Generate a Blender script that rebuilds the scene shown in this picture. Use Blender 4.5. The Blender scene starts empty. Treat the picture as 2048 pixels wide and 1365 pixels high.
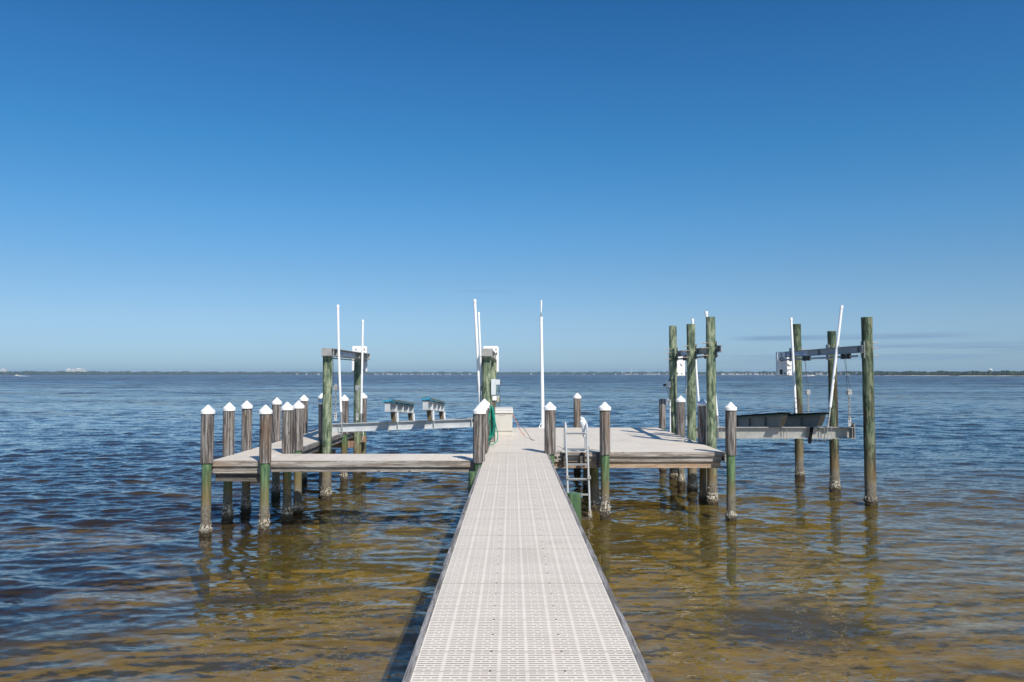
import bpy, math, random
import numpy as np
from mathutils import Vector, Matrix

R = math.radians
random.seed(7)
rng = np.random.default_rng(7)
S = bpy.context.scene
COL = S.collection
EYE = 2.97          # eye above the water (z = 0)
D = 1.36            # deck surface

# ------------------------------------------------------------------ camera
cam_d = bpy.data.cameras.new("camera")
cam = bpy.data.objects.new("camera", cam_d)
COL.objects.link(cam)
cam.location = (0, 0, EYE)
cam.rotation_euler = (R(90 + 2.38), 0, 0)
cam_d.sensor_width = 36
cam_d.lens = 36 * 1600 / 2048
cam_d.clip_start = 0.05
cam_d.clip_end = 30000
S.camera = cam

# ------------------------------------------------------------------ light
SUN_EL, SUN_DIR = 44.0, (0.46, -0.89)
SUN_AZ = math.atan2(SUN_DIR[0], SUN_DIR[1])
S.view_settings.view_transform = 'Standard'
S.view_settings.look = 'None'
S.view_settings.exposure = 0.0
S.view_settings.gamma = 1.0

world = bpy.data.worlds.new("World")
S.world = world
world.use_nodes = True
nt = world.node_tree
nt.nodes.clear()
out = nt.nodes.new('ShaderNodeOutputWorld')
bg = nt.nodes.new('ShaderNodeBackground')
sky = nt.nodes.new('ShaderNodeTexSky')
sky.sky_type = 'NISHITA'
sky.sun_disc = False
sky.sun_elevation = R(SUN_EL)
sky.sun_rotation = SUN_AZ
sky.altitude = 0
sky.air_density = 1.0
sky.dust_density = 0.35
sky.ozone_density = 2.6
hs = nt.nodes.new('ShaderNodeHueSaturation')
hs.inputs['Saturation'].default_value = 1.12
hs.inputs['Value'].default_value = 1.0
nt.links.new(sky.outputs[0], hs.inputs['Color'])
# deep clear-air sky: colour balance by height above the horizon
BAL = [(0.0087, (.45, .68, 1.11)), (.0305, (.475, .67, 1.05)), (.068, (.535, .685, .935)), (.1175, (.525, .715, .90)),
       (.185, (.44, .77, .97)), (.273, (.31, .77, .99)), (.355, (.275, .72, .99)), (.43, (.215, .655, .93))]
tcb = nt.nodes.new('ShaderNodeTexCoord')
spb = nt.nodes.new('ShaderNodeSeparateXYZ')
nt.links.new(tcb.outputs['Generated'], spb.inputs[0])
rmp = nt.nodes.new('ShaderNodeValToRGB')
nt.links.new(spb.outputs[2], rmp.inputs[0])
el = rmp.color_ramp.elements
el[0].position, el[0].color = BAL[0][0], tuple(c / 1.3 for c in BAL[0][1]) + (1,)
el[1].position, el[1].color = BAL[-1][0], tuple(c / 1.3 for c in BAL[-1][1]) + (1,)
for p_, c_ in BAL[1:-1]:
    e_ = el.new(p_)
    e_.color = tuple(c / 1.3 for c in c_) + (1,)
bal = nt.nodes.new('ShaderNodeMix')
bal.data_type = 'RGBA'
bal.blend_type = 'MULTIPLY'
bal.inputs[0].default_value = 1.0
nt.links.new(hs.outputs[0], bal.inputs[6])
nt.links.new(rmp.outputs[0], bal.inputs[7])
# thin cloud bars low over the horizon, on the right
tc = nt.nodes.new('ShaderNodeTexCoord')
sep = nt.nodes.new('ShaderNodeSeparateXYZ')
nt.links.new(tc.outputs['Generated'], sep.inputs[0])
mp = nt.nodes.new('ShaderNodeMapping')
mp.inputs['Scale'].default_value = (3.0, 3.0, 95.0)
nt.links.new(tc.outputs['Generated'], mp.inputs[0])
cn = nt.nodes.new('ShaderNodeTexNoise')
cn.inputs['Scale'].default_value = 1.6
cn.inputs['Detail'].default_value = 5
nt.links.new(mp.outputs[0], cn.inputs['Vector'])


def wmap(src, a, b, c=0.0, d=1.0, smooth=True):
    m = nt.nodes.new('ShaderNodeMapRange')
    m.interpolation_type = 'SMOOTHSTEP' if smooth else 'LINEAR'
    m.inputs[1].default_value, m.inputs[2].default_value = a, b
    m.inputs[3].default_value, m.inputs[4].default_value = c, d
    nt.links.new(src, m.inputs[0])
    return m.outputs[0]


def wmul(a, b, op='MULTIPLY'):
    m = nt.nodes.new('ShaderNodeMath')
    m.operation = op
    for i, s in enumerate((a, b)):
        if isinstance(s, (int, float)):
            m.inputs[i].default_value = s
        else:
            nt.links.new(s, m.inputs[i])
    return m.outputs[0]


X_, Z_ = sep.outputs[0], sep.outputs[2]
bar1 = wmul(wmul(wmap(Z_, .038, .0425), wmap(Z_, .0475, .043)),
            wmul(wmap(X_, .25, .30), wmap(X_, .53, .44)))
bar2 = wmul(wmul(wmap(Z_, .005, .022), wmap(Z_, .037, .030)), wmap(X_, .16, .42))
n1 = wmap(cn.outputs[0], .34, .52)
n2 = wmap(cn.outputs[0], .42, .66)
bar3 = wmul(wmul(wmul(wmap(Z_, .1005, .1025), wmap(Z_, .1050, .1035)), wmul(wmap(X_, -.08, -.05), wmap(X_, .012, -.02))), wmap(cn.outputs[0], .40, .6))
cl0 = wmul(wmul(wmul(bar1, n1), .85), wmul(wmul(bar2, n2), .8), 'MAXIMUM')
cl = wmul(cl0, wmul(bar3, .3), 'MAXIMUM')
mx = nt.nodes.new('ShaderNodeMix')
mx.data_type = 'RGBA'
mx.inputs[7].default_value = (1.5, 2.4, 3.75, 1)
nt.links.new(cl, mx.inputs[0])
nt.links.new(bal.outputs[2], mx.inputs[6])
nt.links.new(mx.outputs[2], bg.inputs[0])
bg.inputs[1].default_value = 0.143
nt.links.new(bg.outputs[0], out.inputs[0])

sl = bpy.data.lights.new("sun", 'SUN')
sl.energy = 5.0
sl.angle = R(0.55)
sl.color = (1.0, 0.935, 0.835)
sun = bpy.data.objects.new("sun", sl)
COL.objects.link(sun)
_h = math.cos(R(SUN_EL))
_n = math.hypot(*SUN_DIR)
sdir = Vector((SUN_DIR[0] / _n * _h, SUN_DIR[1] / _n * _h, math.sin(R(SUN_EL))))
sun.rotation_euler = sdir.to_track_quat('Z', 'Y').to_euler()
sun.location = (6, -12, 14)


# ------------------------------------------------------------------ node kit
class NK:
    def __init__(s, name):
        s.m = bpy.data.materials.new(name)
        s.m.use_nodes = True
        s.t = s.m.node_tree
        s.t.nodes.clear()
        s.out = s.t.nodes.new('ShaderNodeOutputMaterial')

    def n(s, typ, ins=None, **kw):
        o = s.t.nodes.new(typ)
        for k, v in kw.items():
            setattr(o, k, v)
        for k, v in (ins or {}).items():
            if isinstance(v, bpy.types.NodeSocket):
                s.t.links.new(v, o.inputs[k])
            else:
                o.inputs[k].default_value = v
        return o

    def coord(s, scale=(1, 1, 1), kind='Object'):
        c = s.n('ShaderNodeTexCoord')
        info = s.n('ShaderNodeObjectInfo')
        off = s.n('ShaderNodeVectorMath', {0: (17.3, 9.1, 0.0), 'Scale': info.outputs['Random']}, operation='SCALE')
        ad = s.n('ShaderNodeVectorMath', {0: c.outputs[kind], 1: off.outputs[0]}, operation='ADD')
        return s.n('ShaderNodeMapping', {0: ad.outputs[0], 'Scale': scale}).outputs[0]

    def noise(s, vec, scale, detail=4, rough=.55, dist=0.0):
        return s.n('ShaderNodeTexNoise', {'Vector': vec, 'Scale': scale, 'Detail': detail, 'Roughness': rough,
                                          'Distortion': dist})

    def mr(s, v, a, b, c=0., d=1., smooth=True):
        return s.n('ShaderNodeMapRange', {0: v, 1: a, 2: b, 3: c, 4: d},
                   interpolation_type='SMOOTHSTEP' if smooth else 'LINEAR').outputs[0]

    def ma(s, op, a, b=0.0):
        return s.n('ShaderNodeMath', {0: a, 1: b}, operation=op).outputs[0]

    def mix(s, f, a, b, blend='MIX'):
        o = s.n('ShaderNodeMix', data_type='RGBA', blend_type=blend)
        for k, v in ((0, f), (6, a), (7, b)):
            if isinstance(v, bpy.types.NodeSocket):
                s.t.links.new(v, o.inputs[k])
            elif k == 0:
                o.inputs[k].default_value = v
            else:
                o.inputs[k].default_value = (*v, 1) if len(v) == 3 else v
        return o.outputs[2]

    def bump(s, h, dist=.01, strength=1.0):
        return s.n('ShaderNodeBump', {'Height': h, 'Distance': dist, 'Strength': strength}).outputs[0]

    def done(s, color, rough=.6, metal=0., normal=None, spec=.5, **kw):
        ins = {'Roughness': rough, 'Metallic': metal, 'Specular IOR Level': spec}
        if isinstance(color, tuple):
            color = (*color, 1)
        ins['Base Color'] = color
        if normal is not None:
            ins['Normal'] = normal
        ins.update(kw)
        b = s.n('ShaderNodeBsdfPrincipled', ins)
        s.t.links.new(b.outputs[0], s.out.inputs[0])
        return s.m


def simple(name, col, rough=.5, metal=0., var=.12, scale=6., bump=0.0, spec=.5):
    k = NK(name)
    v = k.coord()
    nz = k.noise(v, scale, 5).outputs[0]
    c = k.mix(k.mr(nz, .3, .7), tuple(x * (1 - var) for x in col), tuple(min(1, x * (1 + var)) for x in col))
    fine = k.noise(v, scale * 12, 3).outputs[0]
    c = k.mix(k.mr(fine, .62, .8, 0, .35), c, tuple(x * .55 for x in col))
    rg = k.mr(nz, .3, .7, max(0, rough - .1), min(1, rough + .1))
    nm = k.bump(fine, .004, bump) if bump else None
    return k.done(c, rg, metal, nm, spec)


def wood(name, axis, pale, dark, warm, warm_amt=.4):
    k = NK(name)
    sc = [9., 9., 9.]
    sc[axis] = .45
    v = k.coord(tuple(sc))
    g = k.noise(v, 3.2, 7, .62, .25).outputs[0]
    sc2 = [4., 4., 4.]
    sc2[axis] = .6
    v2 = k.coord(tuple(sc2))
    blot = k.noise(v2, 1.1, 4).outputs[0]
    fine = k.noise(v, 14, 4, .7).outputs[0]
    c = k.mix(k.mr(g, .41, .60), dark, pale)
    c = k.mix(k.mr(blot, .50, .70, 0, warm_amt), c, warm)
    c = k.mix(k.mr(fine, .53, .66, 0, .85), c, tuple(x * .25 for x in dark))
    # knots
    sk = [3.5, 3.5, 3.5]
    sk[axis] = 1.9
    vo = k.n('ShaderNodeTexVoronoi', {'Vector': k.coord(tuple(sk)), 'Scale': 1.3})
    c = k.mix(k.mr(vo.outputs['Distance'], .05, .13, .7, 0), c, (.045, .03, .02))
    h = k.ma('ADD', g, k.ma('MULTIPLY', fine, .5))
    return k.done(c, .85, 0, k.bump(h, .012, .7), .25)


def pile_mat(name, g1, g2, tan, knotty):
    """treated round timber standing in the bay: object z = height over water"""
    k = NK(name)
    tcn = k.n('ShaderNodeTexCoord')
    z = k.n('ShaderNodeSeparateXYZ', {0: tcn.outputs['Object']}).outputs[2]
    v = k.coord((7, 7, .8))
    g = k.noise(v, 3., 6, .6, .9 if knotty else .3).outputs[0]
    iso = k.coord((5, 5, 3))
    blot = k.noise(iso, 1.0, 5).outputs[0]
    vs = k.coord((5, 5, .55))
    streak = k.noise(vs, 1.6, 4, .6, .3).outputs[0]
    c = k.mix(k.mr(g, .42, .60), g1, g2)
    if knotty:
        sw = k.n('ShaderNodeTexWave', {'Vector': k.coord((3.2, 3.2, .75)), 'Scale': 1.7, 'Distortion': 9.,
                                       'Detail': 3., 'Detail Scale': .9}, bands_direction='X').outputs[1]
        c = k.mix(k.mr(k.ma('MULTIPLY', sw, k.mr(blot, .35, .6, .35, 1.)), .25, .75, 0, .75), c, tan)
        bl2 = k.noise(k.coord((6, 6, 2.2)), 1.3, 5, .65, .8).outputs[0]
        c = k.mix(k.mr(bl2, .50, .60, 0, .8), c, tuple(x * .5 for x in g1))
        c = k.mix(k.mr(bl2, .46, .38, 0, .6), c, tuple(min(1, x * 1.15) for x in tan))
    fine = k.noise(v, 13, 4, .7).outputs[0]
    c = k.mix(k.mr(fine, .55, .70, 0, .6), c, tuple(x * .3 for x in g1))
    if name.startswith('dark'):
        c = k.mix(k.mr(k.ma('SUBTRACT', streak, k.mr(z, 2.0, 4.4, 0, .22)), .47, .56, 0, .8), c, (.055, .03, .015))
    # brown wetting stains that widen downwards
    zz = k.ma('ADD', z, k.ma('MULTIPLY', k.ma('SUBTRACT', streak, .5), 2.2))
    c = k.mix(k.mr(zz, 1.25, .35, 0, .75), c, (.17, .085, .035))
    c = k.mix(k.mr(k.ma('ADD', z, k.ma('MULTIPLY', k.ma('SUBTRACT', blot, .5), .9)), 1.0, .45, 0, .8), c,
              (.19, .16, .085))
    # dried grey growth, then wet dark band
    zb = k.ma('ADD', z, k.ma('MULTIPLY', k.ma('SUBTRACT', blot, .5), .35))
    speck = k.noise(k.coord((1, 1, 1)), 60, 3, .6).outputs[0]
    crust = k.mix(k.mr(speck, .42, .62), (.10, .085, .06), (.27, .245, .20))
    c = k.mix(k.mr(zb, .68, .45, 0, .95), c, crust)
    c = k.mix(k.mr(zb, .16, .08), c, (.03, .022, .010))
    h = k.ma('ADD', k.ma('ADD', g, k.ma('MULTIPLY', fine, .4)), k.ma('MULTIPLY', speck, k.mr(z, .6, .4, 0, 2.)))
    return k.done(c, .8, 0, k.bump(h, .012, .8), .3)


WOOD_Z = wood('weathered_sleeve_wood', 2, (.32, .295, .275), (.082, .069, .062), (.19, .115, .065), .6)
WOOD_X = wood('weathered_board_across', 0, (.43, .39, .35), (.21, .18, .155), (.36, .24, .15), .45)
WOOD_XT = wood('tan_board_across', 0, (.47, .35, .25), (.30, .21, .14), (.38, .22, .12), .5)
WOOD_XD = wood('dark_board_across', 0, (.17, .15, .13), (.07, .06, .055), (.13, .09, .06), .3)
WOOD_Y = wood('weathered_board_along', 1, (.36, .35, .34), (.17, .16, .155), (.24, .19, .15), .25)
WOOD_B = wood('brown_block_wood', 2, (.36, .24, .165), (.20, .13, .09), (.30, .17, .10), .6)
PILE_S = pile_mat('green_treated_pile', (.055, .12, .058), (.14, .225, .11), (.3, .3, .2), False)
PILE_T = pile_mat('green_tall_pile', (.085, .13, .082), (.17, .22, .135), (.33, .36, .24), True)
PILE_O = pile_mat('dark_green_tall_pile', (.05, .085, .052), (.12, .155, .10), (.20, .21, .13), True)
CAPW = simple('white_cap_plastic', (.83, .83, .82), .4, var=.06, scale=7)
PVC = simple('white_pvc', (.83, .84, .85), .3, var=.03, scale=4)
ALU = simple('weathered_aluminium', (.32, .32, .30), .55, .15, var=.14, scale=5, bump=.25)
ALUW = simple('pale_aluminium', (.50, .52, .53), .5, .15, var=.08, scale=5, bump=.2)
ALUB = simple('bronze_aluminium', (.24, .25, .27), .45, .3, var=.2, scale=4, bump=.2)
ALU_SHADE = simple('shade_darkened_aluminium', (.23, .23, .215), .6, .15, var=.2, scale=5, bump=.25)  # weathered aluminium with the shade on the right bunk webs put into its colour
GALV = simple('galvanised_steel', (.40, .41, .41), .5, .5, var=.25, scale=30, bump=.4)
RUSTY = simple('dull_chain_steel', (.42, .36, .28), .6, .2, var=.35, scale=40, bump=.4)
BLACK = simple('black_rubber', (.007, .007, .008), .9, var=.3, scale=12, spec=.08)
GREENB = simple('green_bunk_board', (.07, .15, .11), .75, var=.25, scale=8)
BLUEC = simple('blue_carpet_edge', (.03, .24, .38), .8, var=.2, scale=14, bump=.6)
OLIVEC = simple('worn_olive_carpet', (.16, .165, .10), .95, var=.35, scale=18, bump=.9)
BOXG = simple('grey_plastic_housing', (.55, .58, .60), .45, var=.05, scale=5)
BEIGE = simple('beige_resin', (.56, .53, .47), .5, var=.04, scale=4)
BEIGEL = simple('pale_beige_resin', (.66, .64, .60), .45, var=.04, scale=4)
HOSE = simple('green_hose', (.0, .25, .17), .4, var=.15, scale=10)
CLOTH = simple('white_plastic_bag', (.82, .83, .84), .5, var=.04, scale=20)
ROPEW = simple('pale_rope', (.66, .63, .58), .85, var=.2, scale=60)
ROPEO = simple('faded_orange_rope', (.62, .24, .16), .85, var=.2, scale=60)
ROPED = simple('dark_rope', (.10, .085, .07), .85, var=.2, scale=60)
STICK = simple('pale_sticker', (.62, .66, .74), .5, var=.03, scale=4)
INK = simple('blue_sticker_ink', (.10, .14, .42), .5, var=.1, scale=20)
DARKM = simple('dark_fixing', (.03, .03, .03), .6, var=.2, scale=20)
BRKT = simple('brown_bracket_plate', (.15, .115, .065), .75, var=.3, scale=9, bump=.3)  # brown front plate of the left bunk brackets
TANP = simple('tan_outlet_plastic', (.42, .38, .27), .6, var=.1, scale=20)


def deck_material(name, col):
    k = NK(name)
    v = k.coord((1, 1, 1))
    info = k.n('ShaderNodeObjectInfo').outputs['Random']
    nz = k.noise(v, 3.0, 5).outputs[0]
    c = k.mix(k.mr(nz, .3, .7), tuple(x * .93 for x in col), col)
    sp = k.noise(v, 55, 3).outputs[0]
    c = k.mix(k.mr(sp, .66, .78, 0, .35), c, (.30, .24, .18))
    c = k.mix(k.mr(info, 0, 1, 0, .12), c, tuple(x * .8 for x in col))
    st = k.noise(k.n('ShaderNodeNewGeometry').outputs['Position'], .9, 6, .65).outputs[0]
    c = k.mix(k.mr(st, .52, .70, 0, .22), c, (.52, .44, .35))
    return k.done(c, .55, 0, k.bump(sp, .002, .4), .35)


PANEL = deck_material('pale_grating_plastic', (.88, .79, .68))
PANELC = deck_material('cream_grating_plastic', (.90, .815, .70))


def barn_mat():
    k = NK('barnacle_shell')
    v = k.coord((1, 1, 1))
    tcn = k.n('ShaderNodeTexCoord')
    z = k.n('ShaderNodeSeparateXYZ', {0: tcn.outputs['Object']}).outputs[2]
    a = k.noise(v, 28, 3, .6).outputs[0]
    b = k.noise(v, 11, 3, .6).outputs[0]
    c = k.mix(k.mr(a, .40, .60), (.06, .048, .03), (.60, .56, .47))
    c = k.mix(k.mr(b, .52, .66, 0, .8), c, (.22, .15, .06))
    c = k.mix(k.mr(z, .20, .07, 0, .95), c, (.045, .03, .014))
    return k.done(c, .7, 0, k.bump(a, .01, .6), .4)


BARN = barn_mat()


# ------------------------------------------------------------------ mesh kit
class MB:
    def __init__(s):
        s.v, s.f, s.m = [], [], []

    def add(s, vs, fs, mi=0):
        b = len(s.v)
        s.v.extend([tuple(p) for p in vs])
        for f in fs:
            s.f.append(tuple(b + i for i in f))
            s.m.append(mi)

    def box(s, x0, x1, y0, y1, z0, z1, mi=0):
        s.add([(x0, y0, z0), (x1, y0, z0), (x1, y1, z0), (x0, y1, z0), (x0, y0, z1), (x1, y0, z1), (x1, y1, z1),
               (x0, y1, z1)],
              [(0, 3, 2, 1), (4, 5, 6, 7), (0, 1, 5, 4), (1, 2, 6, 5), (2, 3, 7, 6), (3, 0, 4, 7)], mi)
        return s

    def hexa(s, pts, mi=0):
        s.add(pts, [(0, 3, 2, 1), (4, 5, 6, 7), (0, 1, 5, 4), (1, 2, 6, 5), (2, 3, 7, 6), (3, 0, 4, 7)], mi)
        return s

    def bar(s, p0, p1, w, h, mi=0, side=None):
        """bar from p0 to p1; w across (horizontal), h tall; p on the top centre line"""
        p0, p1 = Vector(p0), Vector(p1)
        d = (p1 - p0).normalized()
        sd = Vector(side) if side else d.cross(Vector((0, 0, 1))).normalized()
        up = sd.cross(d).normalized()
        a, b = sd * (w / 2), up * h
        s.hexa([p0 - a - b, p0 + a - b, p1 + a - b, p1 - a - b, p0 - a, p0 + a, p1 + a, p1 - a], mi)
        return s

    def tube(s, pts, r, n=10, mi=0, closed=False, r1=None):
        pts = [Vector(p) for p in pts]
        N = len(pts)
        rings = []
        prev = None
        for i, p in enumerate(pts):
            if closed:
                d = (pts[(i + 1) % N] - pts[i - 1]).normalized()
            else:
                d = (pts[min(i + 1, N - 1)] - pts[max(i - 1, 0)]).normalized()
            if prev is None:
                a = d.cross(Vector((0, 0, 1)))
                if a.length < .1:
                    a = d.cross(Vector((0, 1, 0)))
                a.normalize()
            else:
                a = (prev - d * prev.dot(d)).normalized()
            prev = a
            b = d.cross(a)
            rr = r if r1 is None else r + (r1 - r) * i / (N - 1)
            rings.append([p + (a * math.cos(t) + b * math.sin(t)) * rr for t in
                          [2 * math.pi * j / n for j in range(n)]])
        vs = [q for ring in rings for q in ring]
        fs = []
        for i in range(N if closed else N - 1):
            k = (i + 1) % N
            for j in range(n):
                l = (j + 1) % n
                fs.append((i * n + j, i * n + l, k * n + l, k * n + j))
        if not closed:
            fs.append(tuple(range(n - 1, -1, -1)))
            fs.append(tuple((N - 1) * n + j for j in range(n)))
        s.add(vs, fs, mi)
        return s

    def lathe(s, prof, n=24, c=(0, 0, 0), mi=0, jit=0.0, a0=0.0):
        vs, fs = [], []
        for i, (r, z) in enumerate(prof):
            for j in range(n):
                t = 2 * math.pi * j / n + a0
                q = r * (1 + jit * (random.random() - .5))
                vs.append((c[0] + q * math.cos(t), c[1] + q * math.sin(t), c[2] + z))
        for i in range(len(prof) - 1):
            for j in range(n):
                l = (j + 1) % n
                fs.append((i * n + j, i * n + l, (i + 1) * n + l, (i + 1) * n + j))
        fs.append(tuple(range(n - 1, -1, -1)))
        fs.append(tuple((len(prof) - 1) * n + j for j in range(n)))
        s.add(vs, fs, mi)
        return s

    def build(s, name, mats, parent=None, smooth=True, loc=None, bevel=0.0, angle=35):
        me = bpy.data.meshes.new(name)
        off = Vector(parent.location) if parent is not None and loc is None else Vector(loc or (0, 0, 0))
        if parent is not None and parent.parent is not None and loc is None:
            off = off + Vector(parent.parent.location)
        vs = np.array(s.v, dtype=float) - np.array(off)
        me.from_pydata(vs.tolist(), [], s.f)
        if not isinstance(mats, (list, tuple)):
            mats = [mats]
        for m in mats:
            me.materials.append(m)
        if len(mats) > 1:
            me.polygons.foreach_set('material_index', s.m)
        me.validate()
        me.update()
        if smooth:
            me.polygons.foreach_set('use_smooth', [True] * len(me.polygons))
            me.set_sharp_from_angle(angle=R(angle))
        o = bpy.data.objects.new(name, me)
        COL.objects.link(o)
        if parent is not None:
            o.parent = parent
        elif loc is not None:
            o.location = loc
        if bevel:
            b = o.modifiers.new('bevel', 'BEVEL')
            b.width = bevel
            b.segments = 2
            b.limit_method = 'ANGLE'
        return o


def tag(o, label=None, cat=None, group=None, kind=None):
    if label: o['label'] = label
    if cat: o['category'] = cat
    if group: o['group'] = group
    if kind: o['kind'] = kind
    return o


def thing(name, loc, label, cat, group=None):
    o = bpy.data.objects.new(name, None)
    o.empty_display_size = .3
    o.location = loc
    COL.objects.link(o)
    return tag(o, label, cat, group)


def copy_part(o, parent, loc=None, label=None, rz=None, mesh=None):
    c = o.copy()
    if mesh: c.data = mesh
    COL.objects.link(c)
    c.parent = parent
    if loc is not None: c.location = loc
    if rz is not None: c.rotation_euler = (0, 0, rz)
    return c


# ------------------------------------------------------------------ water
def make_water():
    az = [R(a) for a in np.linspace(-46, 46, 1000)]
    side = list(np.radians(np.concatenate([np.linspace(-180, -80, 20), np.linspace(-74, -48, 30)])))
    side2 = list(np.radians(np.concatenate([np.linspace(48, 74, 30), np.linspace(80, 176, 20)])))
    az = np.array(side + az + side2)
    r = [0.4]
    while r[-1] < 12500:
        q = r[-1]
        st = .05 if q < 2 else .032
        if q > 16: st = .032 + (q - 16) * .0042
        if q > 60: st = .217 + (q - 60) * .011
        if q > 300: st = q * .05
        r.append(q + st)
    r = np.array(r)
    st = np.gradient(r)
    RR, AA = np.meshgrid(r, az, indexing='ij')
    X = RR * np.sin(AA)
    Y = RR * np.cos(AA)
    lat = RR * R(.0921) * np.where(np.abs(AA) > R(46.1), 14, 1)
    sp = np.maximum(st[:, None] * np.ones_like(AA), lat)
    dX = np.zeros_like(X)
    dY = np.zeros_like(X)
    Z = np.zeros_like(X)
    # gust patches: how rough the water is from place to place
    def low(sc, seed):
        g = np.random.default_rng(seed)
        o = np.zeros_like(X)
        for _ in range(7):
            a = g.uniform(0, 2 * math.pi)
            l = sc * g.uniform(.6, 1.7)
            o += np.sin((X * math.cos(a) * .55 + Y * math.sin(a)) * 2 * math.pi / l + g.uniform(0, 6.28))
        return o / 7 ** .5
    gust = np.clip(1 + .35 * low(26, 3) + .25 * low(9, 5), .35, 1.9)
    # sheltered water close by the dock
    shel = 1 - .5 * np.exp(-(((X + .2) / 4.5) ** 2 + ((Y - 11.0) / 6.0) ** 2))
    lam = np.exp(rng.uniform(math.log(.20), math.log(4.5), 96))
    for i, l in enumerate(lam):
        kk = 2 * math.pi / l
        th = rng.normal(0, .42) + (-.12 if l > .8 else .1)
        if i % 6 == 0:
            th = rng.uniform(-1.3, 1.3)
        cx, cy = math.sin(th), -math.cos(th)
        slope = .0165 * (1.3 if .3 < l < 1.1 else .8) * (.45 if l > 2.2 else 1)
        fade = np.clip((l / sp - 2.5) / 3.0, 0, 1)
        a = slope / kk * fade * (gust * shel if l < 2.2 else 1.0)
        ph = kk * (X * cx + Y * cy) + rng.uniform(0, 6.28)
        Z += a * np.cos(ph)
        s_ = a * np.sin(ph) * .8
        dX -= s_ * cx
        dY -= s_ * cy
    X2, Y2 = X + dX, Y + dY
    nr, na = X.shape
    co = np.empty((nr * na + 1, 3), dtype=np.float32)
    co[:-1, 0] = X2.ravel()
    co[:-1, 1] = Y2.ravel()
    co[:-1, 2] = Z.ravel()
    co[-1] = (0, 0, 0)
    i = np.arange(nr - 1)[:, None] * na
    j = np.arange(na)[None, :]
    jn = (j + 1) % na
    quads = np.stack([i + j, i + jn, i + na + jn, i + na + j], axis=-1).reshape(-1, 4)
    j = np.arange(na)
    tris = np.stack([np.full(na, nr * na), (j + 1) % na, j], axis=-1)
    me = bpy.data.meshes.new('water')
    me.vertices.add(len(co))
    me.vertices.foreach_set('co', co.ravel())
    nl = quads.size + tris.size
    me.loops.add(nl)
    me.loops.foreach_set('vertex_index', np.concatenate([quads.ravel(), tris.ravel()]).astype(np.int32))
    me.polygons.add(len(quads) + len(tris))
    starts = np.concatenate([np.arange(len(quads)) * 4, len(quads) * 4 + np.arange(len(tris)) * 3]).astype(np.int32)
    me.polygons.foreach_set('loop_start', starts)
    me.update(calc_edges=True)
    me.polygons.foreach_set('use_smooth', np.ones(len(me.polygons), dtype=bool))
    k = NK('bay_water')
    geo = k.n('ShaderNodeNewGeometry')
    pos = geo.outputs['Position']
    dist = k.n('ShaderNodeVectorMath', {0: pos}, operation='LENGTH').outputs['Value']
    # ripples: the tilt of the surface taken from vector noise, three sizes
    def rip(sc, scale, detail):
        m = k.n('ShaderNodeMapping', {0: pos, 'Scale': sc}).outputs[0]
        c = k.n('ShaderNodeTexNoise', {'Vector': m, 'Scale': scale, 'Detail': detail, 'Roughness': .55}).outputs[1]
        return k.n('ShaderNodeVectorMath', {0: c, 1: (.5, .5, .5)}, operation='SUBTRACT').outputs[0]
    def scl(v, s_):
        return k.n('ShaderNodeVectorMath', {0: v, 'Scale': s_}, operation='SCALE').outputs[0]
    def add(a, b):
        return k.n('ShaderNodeVectorMath', {0: a, 1: b}, operation='ADD').outputs[0]
    r1 = scl(rip((.8, 1.5, 1), 8.5, 3), k.mr(dist, 4, 40, .30, .55, False))
    r2 = scl(rip((.45, 1.2, 1), 1.3, 4), k.mr(dist, 14, 70, .0, 1.0, False))
    r3 = scl(rip((.45, 1.1, 1), .20, 5), k.mr(dist, 50, 250, .0, 1.9, False))
    r4 = scl(rip((.30, .7, 1), .10, 6), k.mr(dist, 90, 500, .0, 2.2, False))
    gst = k.noise(k.n('ShaderNodeMapping', {0: pos, 'Scale': (.35, 1., 1)}).outputs[0], .045, 5, .6).outputs[0]
    tot = add(add(r1, r2), add(r3, r4))
    gf = k.ma('ADD', 1.0, k.ma('MULTIPLY', k.mr(dist, 20, 60), k.mr(gst, .36, .64, -.4, .5)))
    tot = k.n('ShaderNodeVectorMath', {0: tot, 'Scale': gf}, operation='SCALE').outputs[0]
    flat = k.n('ShaderNodeVectorMath', {0: tot, 1: (.75, 1.0, 0)}, operation='MULTIPLY').outputs[0]
    nrm = k.n('ShaderNodeVectorMath', {0: add(geo.outputs['Normal'], flat)}, operation='NORMALIZE').outputs[0]
    fr = k.n('ShaderNodeFresnel', {'IOR': 1.333, 'Normal': nrm}).outputs[0]
    rough = k.mr(dist, 12, 400, .018, .25, False)
    gl = k.n('ShaderNodeBsdfGlossy', {'Color': (1, 1, 1, 1), 'Roughness': rough, 'Normal': nrm})
    tr = k.n('ShaderNodeBsdfTransparent', {'Color': (.90, .80, .34, 1)})
    # stained water over a bottom that falls away: body colour dull, then golden, then painted darker with distance from the camera
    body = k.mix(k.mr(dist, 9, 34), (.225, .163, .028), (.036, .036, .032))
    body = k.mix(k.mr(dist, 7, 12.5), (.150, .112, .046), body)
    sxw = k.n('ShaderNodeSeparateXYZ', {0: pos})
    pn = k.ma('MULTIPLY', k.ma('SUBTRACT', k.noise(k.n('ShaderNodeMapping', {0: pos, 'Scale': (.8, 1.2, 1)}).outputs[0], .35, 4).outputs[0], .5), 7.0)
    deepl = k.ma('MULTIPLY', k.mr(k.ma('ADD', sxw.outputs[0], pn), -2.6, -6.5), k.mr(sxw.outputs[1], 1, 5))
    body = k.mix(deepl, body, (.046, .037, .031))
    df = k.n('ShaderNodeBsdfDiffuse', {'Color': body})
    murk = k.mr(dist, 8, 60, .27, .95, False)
    base = k.n('ShaderNodeMixShader', {0: murk, 1: tr.outputs[0], 2: df.outputs[0]})
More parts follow.
